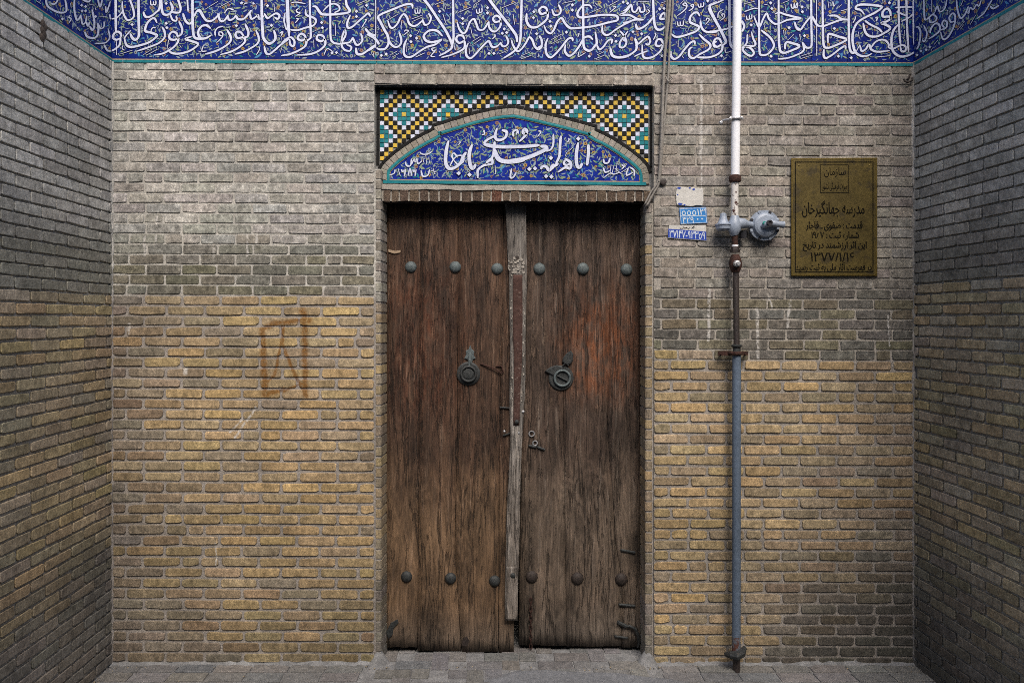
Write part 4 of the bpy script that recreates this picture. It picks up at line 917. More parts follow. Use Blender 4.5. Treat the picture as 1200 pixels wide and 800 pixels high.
for k in range(34):
    y = rr.uniform(320, 470); x = rr.choice([pL(y)+2.2, pR(y)-2.2])+rr.uniform(-1, 1); r = rr.uniform(.4, 1.1)
    prism(mb, [(x+r*math.cos(q*1.05+k)*rr.uniform(.6, 1.2), y+2*r*math.sin(q*1.05+k)*rr.uniform(.6, 1.2)) for q in range(6)], PB, -EP, -EP+.003+rr.uniform(0, .002))
mb.obj('paint_flakes', M['plaster'], post)['kind'] = 'stuff'
def stud(parent, x, y, r, d, mat, flute=0, name='stud'):
    mb = MB(); R = r*S*(D+d)/D
    lathe(mb, PB(x, y, -d-.004), (0, -1, 0), [(0, R*1.03), (.006, R*1.0)]+[(.006+R*.55*math.sin(a), R*math.cos(a)*.97) for a in (0.2, .45, .7, .95, 1.2, 1.45)], 20, 0, flute)
    return mb.obj(name, mat, parent, smooth=True)
for (x, y) in ((481.5, 313), (533.5, 313), (582.5, 315)): stud(ll, x, y, 6.8, DL, M['iron_blue'])
for (x, y) in ((632, 315), (683, 315), (734, 316)): stud(rl, x, y, 7.0, DR, M['iron_blue'])
for (x, y) in ((476.5, 675), (528, 677), (579.5, 680)): stud(ll, x, y, 6.6, DL, M['iron_blue'] if x > 900 else M['iron'])
for (x, y) in ((623, 675), (676.5, 677), (728, 678)): stud(rl, x, y, 7.0, DR, M['iron_dark'], .08)
for (x, y, r) in ((605.5, 494, 2.6), (601, 673.5, 3.0)): stud(post, x, y, r, EP-.006, M['iron'], name='bolt_head')
for (x, y, r) in ((591, 505, 1.4), (608, 507, 1.2), (613, 482, 1.8)): stud(post, x, y, r, EP, M['zinc'], name='nail_head')
def torus(mb, c, R, r, n=26, m=8, ax=(0, -1, 0), squash=1.0):
    ax = Vector(ax).normalized(); u = Vector((1, 0, 0)); v = ax.cross(u).normalized(); c = Vector(c); vs = []
    for i in range(n):
        a = 2*math.pi*i/n; d = u*math.cos(a)+v*math.sin(a)
        for j in range(m):
            b = 2*math.pi*j/m; vs.append(c+d*(R+r*math.cos(b))+ax*r*math.sin(b)*squash)
    mb.add(vs, [(i*m+j, ((i+1) % n)*m+j, ((i+1) % n)*m+(j+1) % m, i*m+(j+1) % m) for i in range(n) for j in range(m)])
# left knocker
kn = MB(); c = PB(549, 437.5, -DL); lathe(kn, c, (0, -1, 0), [(0, .071), (.008, .071), (.013, .062), (.012, .046), (.020, .040), (.026, .026), (.028, 0.001)], 28)
ko = kn.obj('knocker', M['iron'], ll, smooth=False)
m2 = MB(); torus(m2, PB(549, 438, -DL+.026), .044, .0075); m2.obj('knocker_ring', M['iron'], ko, smooth=True)
m2 = MB()
fin = [(551, 404), (553, 409), (556, 412), (555, 416), (557.5, 420), (554, 421), (553, 426), (549.5, 426), (548, 421), (544, 420), (546.5, 415), (546, 411), (549, 409)]
prism(m2, fin, PB, -DL-.002, -DL+.010, .5); tube(m2, [PB(550.5, 414, -DL+.010), PB(550.5, 422, -DL+.020), PB(550, 428, -DL+.022)], [.006, .008, .007], 8); m2.obj('finial', M['iron_blue'], ko)
# right knocker
kn = MB(); c = PB(657.5, 442.5, -DR); lathe(kn, c, (0, -1, 0), [(0, .076), (.006, .076), (.010, .070), (.010, .050), (.014, .048), (.012, .03), (.012, .001)], 28)
ko = kn.obj('knocker', M['iron'], rl)
m2 = MB(); torus(m2, PB(659, 443, -DR+.018), .047, .0075); m2.obj('knocker_ring', M['iron_blue'], ko, smooth=True)
m2 = MB(); prism(m2, [(669, 410.5), (672, 415), (671.5, 422), (669, 426), (664, 427), (659, 424), (660, 419), (664, 414)], PB, -DR-.002, -DR+.016, 1.0); m2.obj('leaf_plate', M['iron'], ko)
m2 = MB(); prism(m2, [(638.5, 434.5), (645, 430), (653, 427.5), (660, 431), (656, 436), (648, 440)], PB, -DR-.002, -DR+.017, 1.0)
tube(m2, [PB(660, 428, -DR+.014), PB(663, 425, -DR+.022), PB(666, 428, -DR+.014)], .006, 8); tube(m2, [PB(653, 440, -DR+.018), PB(665, 446, -DR+.02)], .005, 8); m2.obj('latch_tongue', M['iron'], ko)
# hasp wire, cracks hardware, cramps, chain, hook
m2 = MB(); tube(m2, [PB(563, 426, -DL+.004), PB(572, 429, -DL+.012), PB(580, 432, -DL+.014), PB(587, 437, -DL+.012), PB(590, 436, -DL+.008), PB(588, 429, -DL+.006), PB(581, 429, -DL+.004)], .0045, 7); m2.obj('bent_hook', M['rust'], ll)
def cramp(parent, d, x0, y0, x1, y1, r=.005):
    m = MB(); a, b = PB(x0, y0, -d+.006), PB(x1, y1, -d+.006); tube(m, [a+Vector((0, .012, 0)), a, b, b+Vector((0, .012, 0))], r, 7); m.obj('iron_cramp', M['iron'], parent)
cramp(rl, DR, 728, 644, 744, 647, .008); cramp(rl, DR, 726, 708, 744, 709.5, .008); cramp(rl, DR, 721, 745, 735, 747, .007)
cramp(rl, DR, 725, 729, 733, 733, .012); cramp(ll, DL, 586, 477, 598, 478); cramp(ll, DL, 590, 510, 597, 507.5); cramp(rl, DR, 620, 522, 628, 523.5, .008); cramp(rl, DR, 630, 523.5, 638, 526.5, .007)
m2 = MB(); tube(m2, [PB(731, 734, -DR+.004), PB(738, 733, -DR+.016), PB(744, 736, -DR+.02), PB(748, 744, -DR+.018), PB(749, 753, -DR+.010), PB(747, 758, -DR+.006)], [.007, .009, .01, .01, .009, .006], 8); m2.obj('pull_hook', M['iron'], rl, smooth=True)
m2 = MB(); torus(m2, PB(623, 508, -DR+.006), .016, .004, 14, 6); torus(m2, PB(627, 519, -DR+.006), .014, .004, 14, 6); m2.obj('hasp_ring', M['zinc'], rl)
ch = empty('chain', PB(622, 757, -DR+.01), 'short rusty chain hanging low on the right door leaf', 'chain')
y = 700
k = 0
while y < 758:
    m2 = MB(); c = PB(622, y+3, -DR+.012)
    n = 12; pts = [c+Vector(((.0075*math.cos(a) if k % 2 == 0 else 0), (.0075*math.cos(a) if k % 2 else 0), .017*math.sin(a))) for a in [2*math.pi*i/n for i in range(n+1)]]
    tube(m2, pts, .0032, 6, cap=False); m2.obj('chain_link', M['rust'], ch); y += 5.4; k += 1
# wedge stones, broken foot
m2 = MB(); prism(m2, [(452, 741), (458, 729), (466, 725), (467, 729), (461, 736), (460, 744), (455, 748)], PB, -DL-.002, -DL+.012, 1); m2.obj('iron_shoe', M['iron'], ll)
m2 = MB(); prism(m2, [(543, 747), (547, 745), (550, 750), (547, 757), (541, 756)], PB, -DL-.001, -DL+.0035, 0); m2.obj('rot_hole', M['iron_dark'], ll)
m2 = MB(); prism(m2, [(455, 292), (463, 294), (470, 293), (469, 296), (462, 297.5), (455, 295)], PB, -DL-.001, -DL+.006, .3); m2.obj('straw_wisp', M['gold_line'], ll)

# ------------------------------------------------------------------ ground
mb = MB()
XG = 9
mb.add([(-XG, -14, -.006), (XG, -14, -.006), (XG, 1.2, -.006), (-XG, 1.2, -.006)], [(0, 1, 2, 3)])
gr = tag(mb.obj('ground', M['ground']), kind='structure')
PC = [(0.150, 0.147, 0.143), (0.165, 0.161, 0.155), (0.14, 0.14, 0.14), (0.155, 0.148, 0.138)]
def pave(cx, cy, lx, ly, rot=0, mb=None, prnt=gr):
    hx, hy = lx/2-.0035, ly/2-.0035; t = .0012+random.uniform(-.0012, .0014)
    c, s = math.cos(rot), math.sin(rot); j = lambda: random.uniform(-.0022, .0022)
    o8 = [(-hx, -hy), (0, -hy), (hx, -hy), (hx, hy), (0, hy), (-hx, hy)]; P6 = []
    for k, (a, b) in enumerate(o8):
        a += j(); b += j(); P6.append((a, b))
    vs = []
    for z, sc in ((-.02, 1), (t-.0025, 1), (t, .94)):
        for a, b in P6: a2, b2 = a*(1-(1-sc)*.35), b*sc; vs.append((cx+a2*c-b2*s, cy+a2*s+b2*c, z))
    fs = [tuple(range(12, 18))]+[(r*6+i, r*6+(i+1) % 6, (r+1)*6+(i+1) % 6, (r+1)*6+i) for r in range(2) for i in range(6)]
    col = jit(random.choice(PC), .12)
    if mb is not None: mb.add(vs, fs, 0, (*col, 1)); return
    m = MB(); m.add(vs, fs); o = m.obj('paving_brick', M['paving'], prnt); o.color = (*col, 1)
# courses parallel to the wall, then bricks laid across; herringbone-like block in front of the door
def inpatch(x, y): return ((x-.55)/.48)**2+((y+.27)/.15)**2 < 1
rows = [(-.055, .10, 0), (-.16, .10, 0), (-.315, .20, 1), (-.47, .10, 0), (-.575, .10, 0)]
for (yc, dp, crs) in rows:
    lx = .215 if not crs else .105; x = XL+.0+random.uniform(-.1, 0)
    while x < XR:
        a, b = max(x, XL+.006), min(x+lx, XR-.006); x += lx
        if b-a < .03: continue
        cx = (a+b)/2
        if inpatch(cx, yc) or -.62 < cx < 1.0 and yc > -.2: continue
        pave(cx, yc, b-a, dp, random.uniform(-.03, .03))
n_ = 0
for i in range(-9, 14):
    for j in range(-5, 6):
        # 2:1 herringbone on a 0.052 m half module
        u = 0.104; x = -.03+i*u; y = -.02+j*u
        kind_ = (i-j) % 4
        if kind_ == 0: cx, cy, lx, ly = x+u/2, y, 2*u, u
        elif kind_ == 2: cx, cy, lx, ly = x, y+u/2, u, 2*u
        else: continue
        if not (-.60 < cx < 1.0 and -.22 < cy < .34) or inpatch(cx, cy): continue
        if not (-.56 < cx < .94) and cy > -.04: continue
        pave(cx, cy, lx, ly)
mb = MB(); y = -.69
while y > -4.2:
    x = -3.6+random.uniform(-.1, .1)
    while x < 4.0:
        pave(x, y, .215, .10, 0, mb); x += .215
    y -= .105
tag(mb.obj('farther_paving', M['paving'], gr), kind='stuff')
mb = MB(); n = 30; ring = []
for k in range(n):
    a = 2*math.pi*k/n; r = 1+.12*math.sin(3*a+1)+.06*math.sin(7*a); ring.append((.55+.55*r*math.cos(a), -.27+.20*r*math.sin(a)))
vs = [(x, y, -.004) for x, y in ring]+[(.55+(x-.55)*.9, -.27+(y+.27)*.9, .0035) for x, y in ring]
mb.add(vs, [tuple(range(n, 2*n))]+[(i, (i+1) % n, n+(i+1) % n, n+i) for i in range(n)]); mb.obj('cement_patch', M['cement'], gr)
mb = MB(); mb.box((-9, -7.2, -.05), (9, -6.4, 6.6)); ow = tag(mb.obj('alley_shade_block', M['mortar_side']), kind='structure')  # unseen block added across the alley to darken the lower walls
# grit and dust swept against the walls
mb = MB(); rg_ = random.Random(12)
for k in range(900):
    q = rg_.random()
    if q < .55: x, y = rg_.uniform(XL, XR), -abs(rg_.gauss(0, .035))-.008
    elif q < .8: x, y = rg_.uniform(XL, XR), rg_.uniform(-.5, -.02)
    else:
        left_ = rg_.random() < .5; y = rg_.uniform(-.5, -.01); x = (XL if left_ else XR)+(1 if left_ else -1)*(abs(rg_.gauss(0, .03))+.008)
    if -.65 < x < 1.0 and y > -.03: continue
    h = rg_.uniform(.0015, .0055); a = rg_.uniform(0, 6); c = rg_.choice([(0.24, .22, .20), (.16, .15, .14), (.09, .08, .07), (.3, .24, .15)])
    P4 = [(x+h*1.1*math.cos(a+i*1.57)*rg_.uniform(.6, 1.3), y+h*1.1*math.sin(a+i*1.57)*rg_.uniform(.6, 1.3), -.001) for i in range(4)]+[(x, y, h)]
    mb.add(P4, [(0, 1, 4), (1, 2, 4), (2, 3, 4), (3, 0, 4)], 0, (*c, 1))
tag(mb.obj('grit', M['paving'], gr), kind='stuff')
# mortar fillet along the wall foot
for (a, b, e) in ((131, 440, 775), (765, 1071, 780)):
    mb = MB(); n = 40; r0 = random.Random(a)
    vs = []
    for i in range(n+1):
        x = (a+(b-a)*i/n-CX)*S; h = .010+r0.uniform(-.006, .008); o_ = .028+r0.uniform(-.012, .016)
        vs += [(x, .004, -.004+h+.008), (x, -.012, h), (x, -o_, -.003)]
    mb.add(vs, [(i*3+j, i*3+3+j, i*3+4+j, i*3+1+j) for i in range(n) for j in range(2)]); mb.obj('mortar_fillet', M['ground'], gr, smooth=True)
for (px, ey) in ((443, 0), (760, 0)):
    mb = MB(); lathe(mb, (PB(px, 0).x, .02, -.01), (0, 0, 1), [(0, .07), (.02, .055), (.05, .035), (.075, .02)], 12); mb.obj('mortar_heap', M['ground'], gr, smooth=True)

# ------------------------------------------------------------------ gas pipe assembly
GP = empty('gas_pipe', PB(863, 780, .1), 'vertical gas pipe with round grey regulator, white above and slate blue below', 'gas pipe')
EG = .085
def pp(x, y, e=EG): return PB(x, y, e)
def seg(name, mat, pts, r, n=14, par=GP):
    m = MB(); tube(m, [pp(*p) for p in pts], r, n); return m.obj(name, M[mat], par, smooth=True)
kk = (D-EG)/D*S
seg('white_pipe', 'pipe_white', [(864.6, -90), (864, 0), (863.4, 70), (862.4, 140), (861.6, 206)], 4.9*kk, 18)
m = MB(); lathe(m, pp(861.4, 214), (0, 0, 1), [(0, 4.5*kk), (.002, 6*kk), (.010, 6.8*kk), (.022, 7*kk), (.036, 6.6*kk), (.044, 4.8*kk)], 12); m.obj('rusty_coupling', M['rust'], GP)
seg('flaking_nipple', 'pipe_flaking', [(861.2, 213), (861, 255)], 4.2*kk)
body = seg('regulator', 'reg', [(861, 253), (861, 258), (860.5, 262), (860.5, 270), (860.5, 274), (861, 276)], [4.5*kk, 6*kk, 7.6*kk, 7.4*kk, 5.2*kk, 4*kk], 12)
m = MB(); c = pp(868, 263, EG+.0); tube(m, [pp(861, 264), pp(866, 262, .075), pp(871, 262, .070), pp(876, 263, .05), pp(883, 264, .04)], [.026, .034, .030, .020, .018], 14); m.obj('side_boss', M['reg'], body, smooth=True)
m = MB(); c = pp(894.5, 264.5, .030)
R = 17.8*S*.99
prof = [(0, R*.9), (.004, R), (.018, R), (.0185, R*.84), (.024, R*.81), (.040, R*.74), (.047, R*.60), (.049, R*.36), (.050, .002)]
lathe(m, c, (0, -1, 0), prof, 40); dsk = m.obj('diaphragm_housing', M['reg'], body); pass
for k in range(8):
    a = k*math.pi/4+.39; q = c+Vector((math.cos(a)*R*.92, -.017, math.sin(a)*R*.93)); m = MB()
    lathe(m, q, (0, -1, 0), [(0, .0095), (.005, .0095), (.006, .006)], 6); m.obj('bolt', M['reg_dark'] if k % 2 else M['reg'], body)
m = MB(); q = pp(900, 262, .088); tube(m, [pp(893, 266, .075), pp(897, 263, .094), pp(904, 261.5, .100), pp(913, 263, .094), pp(918, 263.5, .090)], [.012, .022, .020, .017, .021], 14); m.obj('outlet', M['reg'], body, smooth=True)
m = MB(); lathe(m, pp(902, 261, .125), (0, -1, 0), [(-.01, .016), (.006, .016), (.006, .009), (0, .008)], 16); m.obj('outlet_mouth', M['reg_dark'], body)
m = MB(); lathe(m, pp(895.5, 261.5, .100), (-.2, -1, .1), [(0, .010), (.008, .010), (.010, .006)], 10); m.obj('teal_plug', M['teal_plug'], body)
m = MB(); lathe(m, pp(847.5, 264, .075), (0, 0, 1), [(-.03, .030), (-.022, .040), (-.004, .043), (.0, .047), (.006, .047), (.010, .034), (.030, .024), (.050, .019), (.066, .017), (.070, .010)], 20); m.obj('relief_bell', M['reg'], body, smooth=False)
m = MB(); tube(m, [pp(849, 264, .07), pp(856, 266)], .022, 10); m.obj('relief_neck', M['reg'], body)
m = MB(); tube(m, [pp(870, 270, .05), pp(871, 279, .045)], [.022, .02], 10); m.obj('rear_fitting', M['reg_dark'], body)
seg('rusty_nipple', 'rust', [(861.2, 275), (861.4, 292)], 3.3*kk)
m = MB(); lathe(m, pp(861.4, 296), (0, 0, 1), [(0, 5.6*kk), (.018, 5.9*kk), (.020, 4.6*kk), (.034, 4.4*kk)], 6); m.obj('union_nut', M['pipe_dark'], GP)
m = MB(); lathe(m, pp(861.4, 293), (0, 0, 1), [(0, 3.6*kk), (.03, 3.6*kk)], 12); m.obj('white_collar', M['pipe_white'], GP)
m = MB(); tube(m, [pp(861.6, 298), pp(861.8, 303), pp(862, 309), pp(862, 314), pp(862, 319)], [4*kk, 6.2*kk, 7.4*kk, 6.6*kk, 4.5*kk], 12); vl = m.obj('valve', M['rust'], GP, smooth=True)
m = MB(); lathe(m, pp(863, 309, .115), (0, -1, 0), [(0, .020), (.02, .018), (.022, .010), (.03, .009)], 8); m.obj('valve_stem', M['zinc'], vl)
seg('thin_dark_pipe', 'pipe_dark', [(862.3, 318), (862.8, 360), (863.2, 404)], 3.5*kk)
m = MB(); lathe(m, pp(863.2, 413), (0, 0, 1), [(0, 4.8*kk), (.022, 4.4*kk), (.030, 4.6*kk), (.034, 6.2*kk), (.043, 6.4*kk), (.047, 4*kk)], 14); m.obj('sleeve_cap', M['iron'], GP)
m = MB(); a = pp(841.5, 413.5, .055); b = pp(876.5, 414.5, .055)
m.box((a.x, -.060, b.z-.010), (pp(858, 0).x, -.050, a.z+.012)); m.box((pp(869, 0).x, -.060, b.z-.008), (b.x, -.050, a.z+.010))
tube(m, [Vector((pp(857, 0).x, -.06, a.z)), pp(858, 414, .10), pp(862, 414, .118), pp(867, 414, .112), Vector((pp(869.5, 0).x, -.06, a.z))], .011, 8); m.obj('pipe_clamp', M['rust'], GP)
for x in (845, 873.5):
    m = MB(); tube(m, [PB(x, 414, -.005), PB(x, 414, .07)], .006, 7); m.obj('clamp_bolt', M['rust'], GP)
seg('sleeve_pipe', 'pipe_blue', [(863.2, 415), (863.1, 520), (863, 640), (862.8, 745)], 4.9*kk, 18)
seg('worn_sleeve_end', 'pipe_worn', [(862.8, 745), (862.8, 763)], 4.9*kk, 18)
m = MB(); rr = random.Random(3)
tube(m, [pp(850, 766, .07), pp(857, 767, .10), pp(863, 768, .115), pp(869, 765, .105), pp(873, 758, .08)], [.012, .022, .026, .024, .012], 9); m.obj('wrapped_joint', M['iron'], GP)
m = MB(); lathe(m, pp(863, 770), (0, 0, 1), [(-.115, .026), (-.105, .026), (-.10, .021), (-.05, .020), (0, .022)], 14); m.obj('base_stub', M['pipe_dark'], GP)
# wall bracket near the top
m = MB(); tube(m, [pp(843, 144, .03), pp(848, 141, .055), pp(855, 140, .08), pp(859, 140, .10)], .007, 8); torus(m, pp(862.6, 140), .030, .006, 18, 6, ax=(0, 0, 1)); br = m.obj('pipe_bracket', M['zinc'], GP)
for (x, y, e) in ((845, 144, .055), (856, 139, .105), (869, 139, .09)):
    q = MB(); lathe(q, pp(x, y, e), (0, -1, 0), [(0, .010), (.008, .010), (.010, .005)], 6); q.obj('bracket_bolt', M['zinc'], br)

# ------------------------------------------------------------------ cables
cb = empty('cable_bundle', PB(760, 240, .03), 'dusty grey cables hanging from the frieze down the right edge of the mosaic', 'cables')
def cab(pts, r, nm='cable'):
    m = MB(); P_ = smooth_poly([(p[0], p[1]) for p in pts], 6); n = len(P_); es = [pts[min(int(i/6), len(pts)-1)][2] for i in range(n)]
    tube(m, [PB(p[0], p[1], e) for p, e in zip(P_, es)], r, 8); return m.obj(nm, M['cable'], cb, smooth=True)
cab([(785.5, -90, .03), (785, 0, .03), (781, 45, .03), (778.2, 80, .03), (776.4, 130, .035), (774.5, 180, .03), (772, 213, .03)], .0085)
cab([(788.5, -90, .03), (788.5, 0, .03), (785, 50, .028), (783, 90, .03), (779.5, 130, .03), (775.5, 180, .03), (772.5, 213, .03), (765, 228, .03), (757, 243, .0)], .0065)
cab([(783.5, -90, .02), (782, 0, .02), (779, 60, .02), (776.5, 100, .02), (775, 140, .03), (773.2, 185, .025), (771, 212, .03), (763, 225, .03), (755, 241, .0)], .0055)
cab([(772, 212, .02), (768, 224, .02), (762, 236, .01), (759, 243, -.02)], .005)
m = MB(); tube(m, [PB(780, 90, .03), PB(783, 96, .045), PB(788, 92, .03), PB(785, 88, .02)], .004, 6); m.obj('cable_tie', M['cable'], cb)
m = MB(); lathe(m, PB(776.5, 213.5, .0), (0, -1, 0), [(0, .022), (.02, .020), (.022, .01)], 9); m.obj('cable_clip', M['pipe_dark'], cb)

# ------------------------------------------------------------------ wall hook in the corner
hk = MB(); tube(hk, [PB(1066.5, 88, -.004), PB(1065, 91, .012), PB(1063, 93.5, .02)], .005, 7)
tube(hk, [PB(1059, 93, .02), PB(1060.5, 95.5, .024), PB(1064, 96.8, .026), PB(1068.5, 94.5, .024), PB(1069.5, 91, .02)], .0052, 7)
tag(hk.obj('wall_hook', M['iron_dark'], None, True), 'small black iron hook in the upper right corner below the frieze', 'hook')

# ------------------------------------------------------------------ lettering
ARF = {'ا': ('\ufe8d', '\ufe8e'), 'آ': ('\ufe81', '\ufe82'), 'ب': ('\ufe8f', '\ufe90', '\ufe91', '\ufe92'), 'ت': ('\ufe95', '\ufe96', '\ufe97', '\ufe98'), 'ث': ('\ufe99', '\ufe9a', '\ufe9b', '\ufe9c'),
 'ج': ('\ufe9d', '\ufe9e', '\ufe9f', '\ufea0'), 'خ': ('\ufea5', '\ufea6', '\ufea7', '\ufea8'), 'د': ('\ufea9', '\ufeaa'), 'ر': ('\ufead', '\ufeae'), 'ز': ('\ufeaf', '\ufeb0'), 'س': ('\ufeb1', '\ufeb2', '\ufeb3', '\ufeb4'),
 'ش': ('\ufeb5', '\ufeb6', '\ufeb7', '\ufeb8'), 'ص': ('\ufeb9', '\ufeba', '\ufebb', '\ufebc'), 'ف': ('\ufed1', '\ufed2', '\ufed3', '\ufed4'), 'ق': ('\ufed5', '\ufed6', '\ufed7', '\ufed8'), 'ل': ('\ufedd', '\ufede', '\ufedf', '\ufee0'),
 'م': ('\ufee1', '\ufee2', '\ufee3', '\ufee4'), 'ن': ('\ufee5', '\ufee6', '\ufee7', '\ufee8'), 'ه': ('\ufee9', '\ufeea', '\ufeeb', '\ufeec'), 'و': ('\ufeed', '\ufeee'), 'ی': ('\ufbfc', '\ufbfd', '\ufbfe', '\ufbff'),
 'گ': ('\ufb92', '\ufb93', '\ufb94', '\ufb95'), 'ک': ('\ufb8e', '\ufb8f', '\ufb90', '\ufb91')}
def shape(t):
    out = []
    for i, ch in enumerate(t):
        if ch not in ARF: out.append(ch); continue
        f = ARF[ch]; prev = i > 0 and t[i-1] in ARF and len(ARF[t[i-1]]) == 4; nxt = i+1 < len(t) and t[i+1] in ARF
        if prev and nxt and len(f) == 4: out.append(f[3])
        elif prev: out.append(f[1])
        elif nxt and len(f) == 4: out.append(f[2])
        else: out.append(f[0])
    res = []; num = ''
    for ch in out:                       # visual order, digits kept left to right
        if ch in '۰۱۲۳۴۵۶۷۸۹٥/-': num += ch
        else:
            if num: res.append(num); num = ''
            res.append(ch)
    if num: res.append(num)
    return ''.join(res[::-1])
def letter(name, txt, mat, parent, x0, x1, y0, y1, e, bold=0.02, ext=.0006, rot=0.0):
    c = bpy.data.curves.new('t', 'FONT'); c.body = shape(txt); c.size = 1; c.resolution_u = 2
    o = bpy.data.objects.new('t', c); COL.objects.link(o)
    dg = bpy.context.evaluated_depsgraph_get(); dg.update(); me = bpy.data.meshes.new_from_object(o.evaluated_get(dg))
    bpy.data.objects.remove(o); 
    vs = [v.co.copy() for v in me.vertices]; fs = [tuple(p.vertices) for p in me.polygons]
    if not vs: return
    ax, bx = min(v.x for v in vs), max(v.x for v in vs); ay, by = min(v.y for v in vs), max(v.y for v in vs)
    mxp, myp = (x0+x1)/2, (y0+y1)/2; m = MB(); wt = bold*16
    for q, (ox, oy) in enumerate(((0, 0), (-.45, 0), (.45, 0), (0, -.3), (0, .3))):
        out = []
        for v in vs:
            px = x0+(v.x-ax)/(bx-ax)*(x1-x0)+ox*wt; py = y1-(v.y-ay)/(by-ay)*(y1-y0)+oy*wt
            dx, dy = px-mxp, py-myp; px, py = mxp+dx*math.cos(rot)-dy*math.sin(rot), myp+dx*math.sin(rot)+dy*math.cos(rot)
            out.append(PB(px, py, e+q*.00004))
        m.add(out, fs)
    bpy.data.meshes.remove(me)
    return m.obj(name, M[mat], parent)
# brass plaque
pq = empty('brass_plaque', PB(978, 324, .01), 'dark brass heritage plaque with black Persian writing on the wall at the right', 'plaque')
m = MB(); prism(m, [(927, 185.5), (1028, 184.8), (1028, 323.5), (927, 323.5)], PB, .0, .020, .8); m.obj('plate', M['brass'], pq)
for nm, (a, b, c_, d_), t in (('rim', (927.6, 185.8, 1027.5, 323.0), 1.3), ('border_line', (931.5, 189.5, 1023.6, 319.3), 1.1), ('emblem_frame', (961, 193, 994.5, 226.3), .7)):
    m = MB()
    for q in ([(a, b), (c_, b), (c_-t, b+t), (a+t, b+t)], [(c_, b), (c_, d_), (c_-t, d_-t), (c_-t, b+t)], [(c_, d_), (a, d_), (a+t, d_-t), (c_-t, d_-t)], [(a, d_), (a, b), (a+t, b+t), (a+t, d_-t)]): prism(m, q, PB, .019, .0206)
    m.obj(nm, M['brass_rim' if nm == 'rim' else 'brass_dark'], pq)
e = .0207
letter('lettering', 'سازمان', 'brass_dark', pq, 966, 991, 196.5, 208, e, .01)
letter('lettering', 'میراث فرهنگی کشور', 'brass_dark', pq, 963.5, 993, 213, 224, e, .01)
letter('lettering', 'مدرسه جهانگیرخان', 'brass_dark', pq, 940, 1013, 235, 255, e, .028)
letter('lettering', 'قدمت : صفوی ـ قاجار', 'brass_dark', pq, 944.5, 1010.5, 259.5, 270.5, e, .036)
letter('lettering', 'شماره ثبت : ۱۹۸۷', 'brass_dark', pq, 951, 1006.5, 271.3, 281.5, e, .030)
letter('lettering', 'این اثر ارزشمند در تاریخ', 'brass_dark', pq, 941, 1015.5, 283, 294.5, e, .040)
letter('lettering', '۱۳۷۷/۱/۱۶', 'brass_dark', pq, 950, 1001, 295.8, 306.5, e, .025)
letter('lettering', 'در فهرست آثار ملی به ثبت رسید', 'brass_dark', pq, 933, 1021.5, 307.5, 318.8, e, .032)
for (x, y) in ((936, 193.5), (1019, 193.5), (936, 315), (1019, 315)):
    m = MB(); lathe(m, PB(x, y, .019), (0, -1, 0), [(0, .006), (.003, .005), (.004, .001)], 8); m.obj('screw', M['brass'], pq)
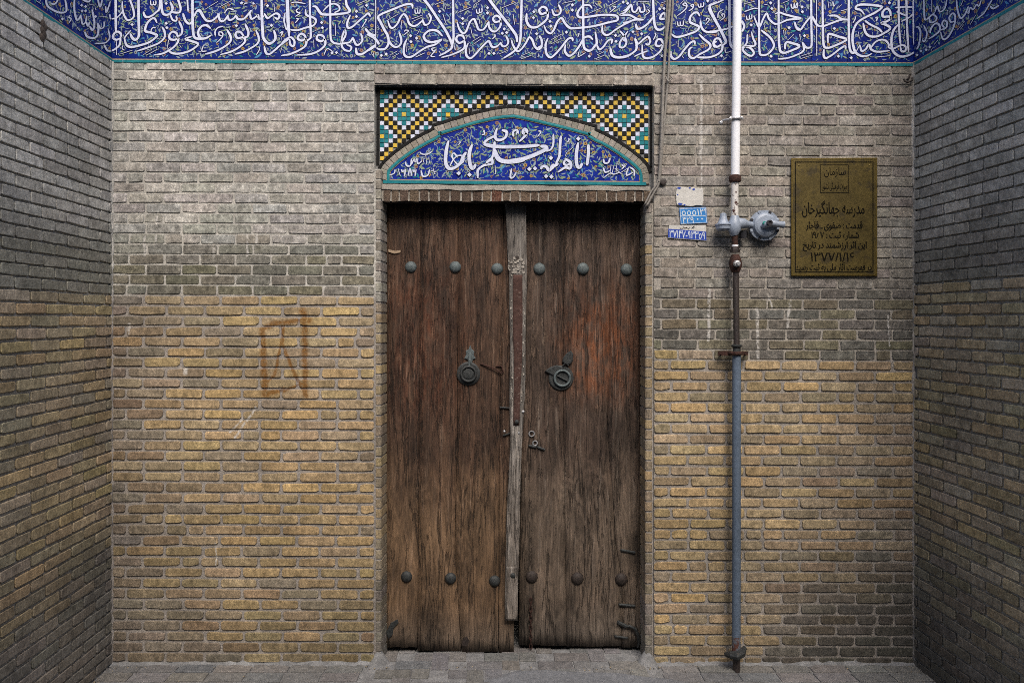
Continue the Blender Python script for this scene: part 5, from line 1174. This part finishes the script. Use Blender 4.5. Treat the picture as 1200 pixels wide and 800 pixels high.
# enamel number plates
p1 = empty('enamel_plate', PB(809, 242, .01), 'worn off-white enamel plate, top one of the three beside the gas pipe', 'plate')
m = MB(); prism(m, [(793, 219.6), (798, 219), (824, 221), (824.5, 235), (823, 241), (817, 240.5), (810, 242), (793, 240), (792, 230)], PB, .003, .012, .4); m.obj('plate', M['plate_white'], p1)
m = MB(); rr = random.Random(8)
for (x, y, r) in ((796, 220.5, 2.2), (813, 222, 1.8), (808.5, 220.5, 1.3), (797, 239, 2.3), (802, 240, 1.3), (794, 228, 1)):
    prism(m, [(x+r*1.3*math.cos(q*.9)*rr.uniform(.6, 1.1), y+r*.7*math.sin(q*.9)*rr.uniform(.6, 1.1)) for q in range(7)], PB, .011, .0127)
m.obj('blue_enamel_remnant', M['plate_navy'], p1)
p2 = empty('enamel_plate', PB(812, 263, .01), 'light blue enamel number plate with white digits, middle one of the three', 'plate')
m = MB(); prism(m, [(796, 243.8), (827.5, 242.8), (829, 261.5), (797.4, 263)], PB, .003, .013, .5); m.obj('plate', M['plate_blue'], p2)
def outline(pts, t, e0, e1, mat, par, nm):
    m = MB(); cx = sum(p[0] for p in pts)/len(pts); cy = sum(p[1] for p in pts)/len(pts)
    inn = [(x+(t if x < cx else -t), y+(t if y < cy else -t)) for x, y in pts]; n = len(pts)
    for i in range(n): prism(m, [pts[i], pts[(i+1) % n], inn[(i+1) % n], inn[i]], PB, e0, e1)
    m.obj(nm, M[mat], par)
outline([(796.6, 244.4), (826.9, 243.4), (828.3, 260.9), (798, 262.4)], .5, .012, .0136, 'plate_edge', p2, 'white_edge')
m = MB(); prism(m, [(797.5, 253), (827.6, 252.2), (827.6, 252.9), (797.6, 253.7)], PB, .012, .0136); m.obj('divider', M['plate_edge'], p2)
letter('lettering', '٥٥٥۱۳', 'plate_edge', p2, 799, 826, 245, 252.2, .0138, .010, rot=-.03)
letter('lettering', '۴۲۹', 'plate_edge', p2, 800, 813, 254.3, 261.6, .0138, .010, rot=-.03)
m = MB(); diamond(m, 817.5, 256.8, 1.2, PB, .012, .0138); diamond(m, 822.8, 256.5, 1.2, PB, .012, .0138); m.obj('zero_dots', M['plate_edge'], p2)
p3 = empty('enamel_plate', PB(805, 280, .01), 'dark blue postal code plate under a white strip, lowest one of the three', 'plate')
m = MB(); prism(m, [(784, 264), (827, 263.8), (828.2, 282.3), (782.6, 279)], PB, .003, .013, .5); m.obj('plate', M['plate_white'], p3)
m = MB(); prism(m, [(783.2, 268), (827.6, 271.5), (828.0, 281.6), (782.9, 278.3)], PB, .012, .0140, .2); m.obj('blue_field', M['plate_navy'], p3)
letter('lettering', '۳۷۱۴۷-۹۳۳٥۹', 'plate_edge', p3, 784.5, 826, 270.6, 279.2, .0143, .012, rot=.055)
letter('lettering', 'کد پستی', 'brass_dark', p3, 797, 814, 265, 269, .0137, .03)
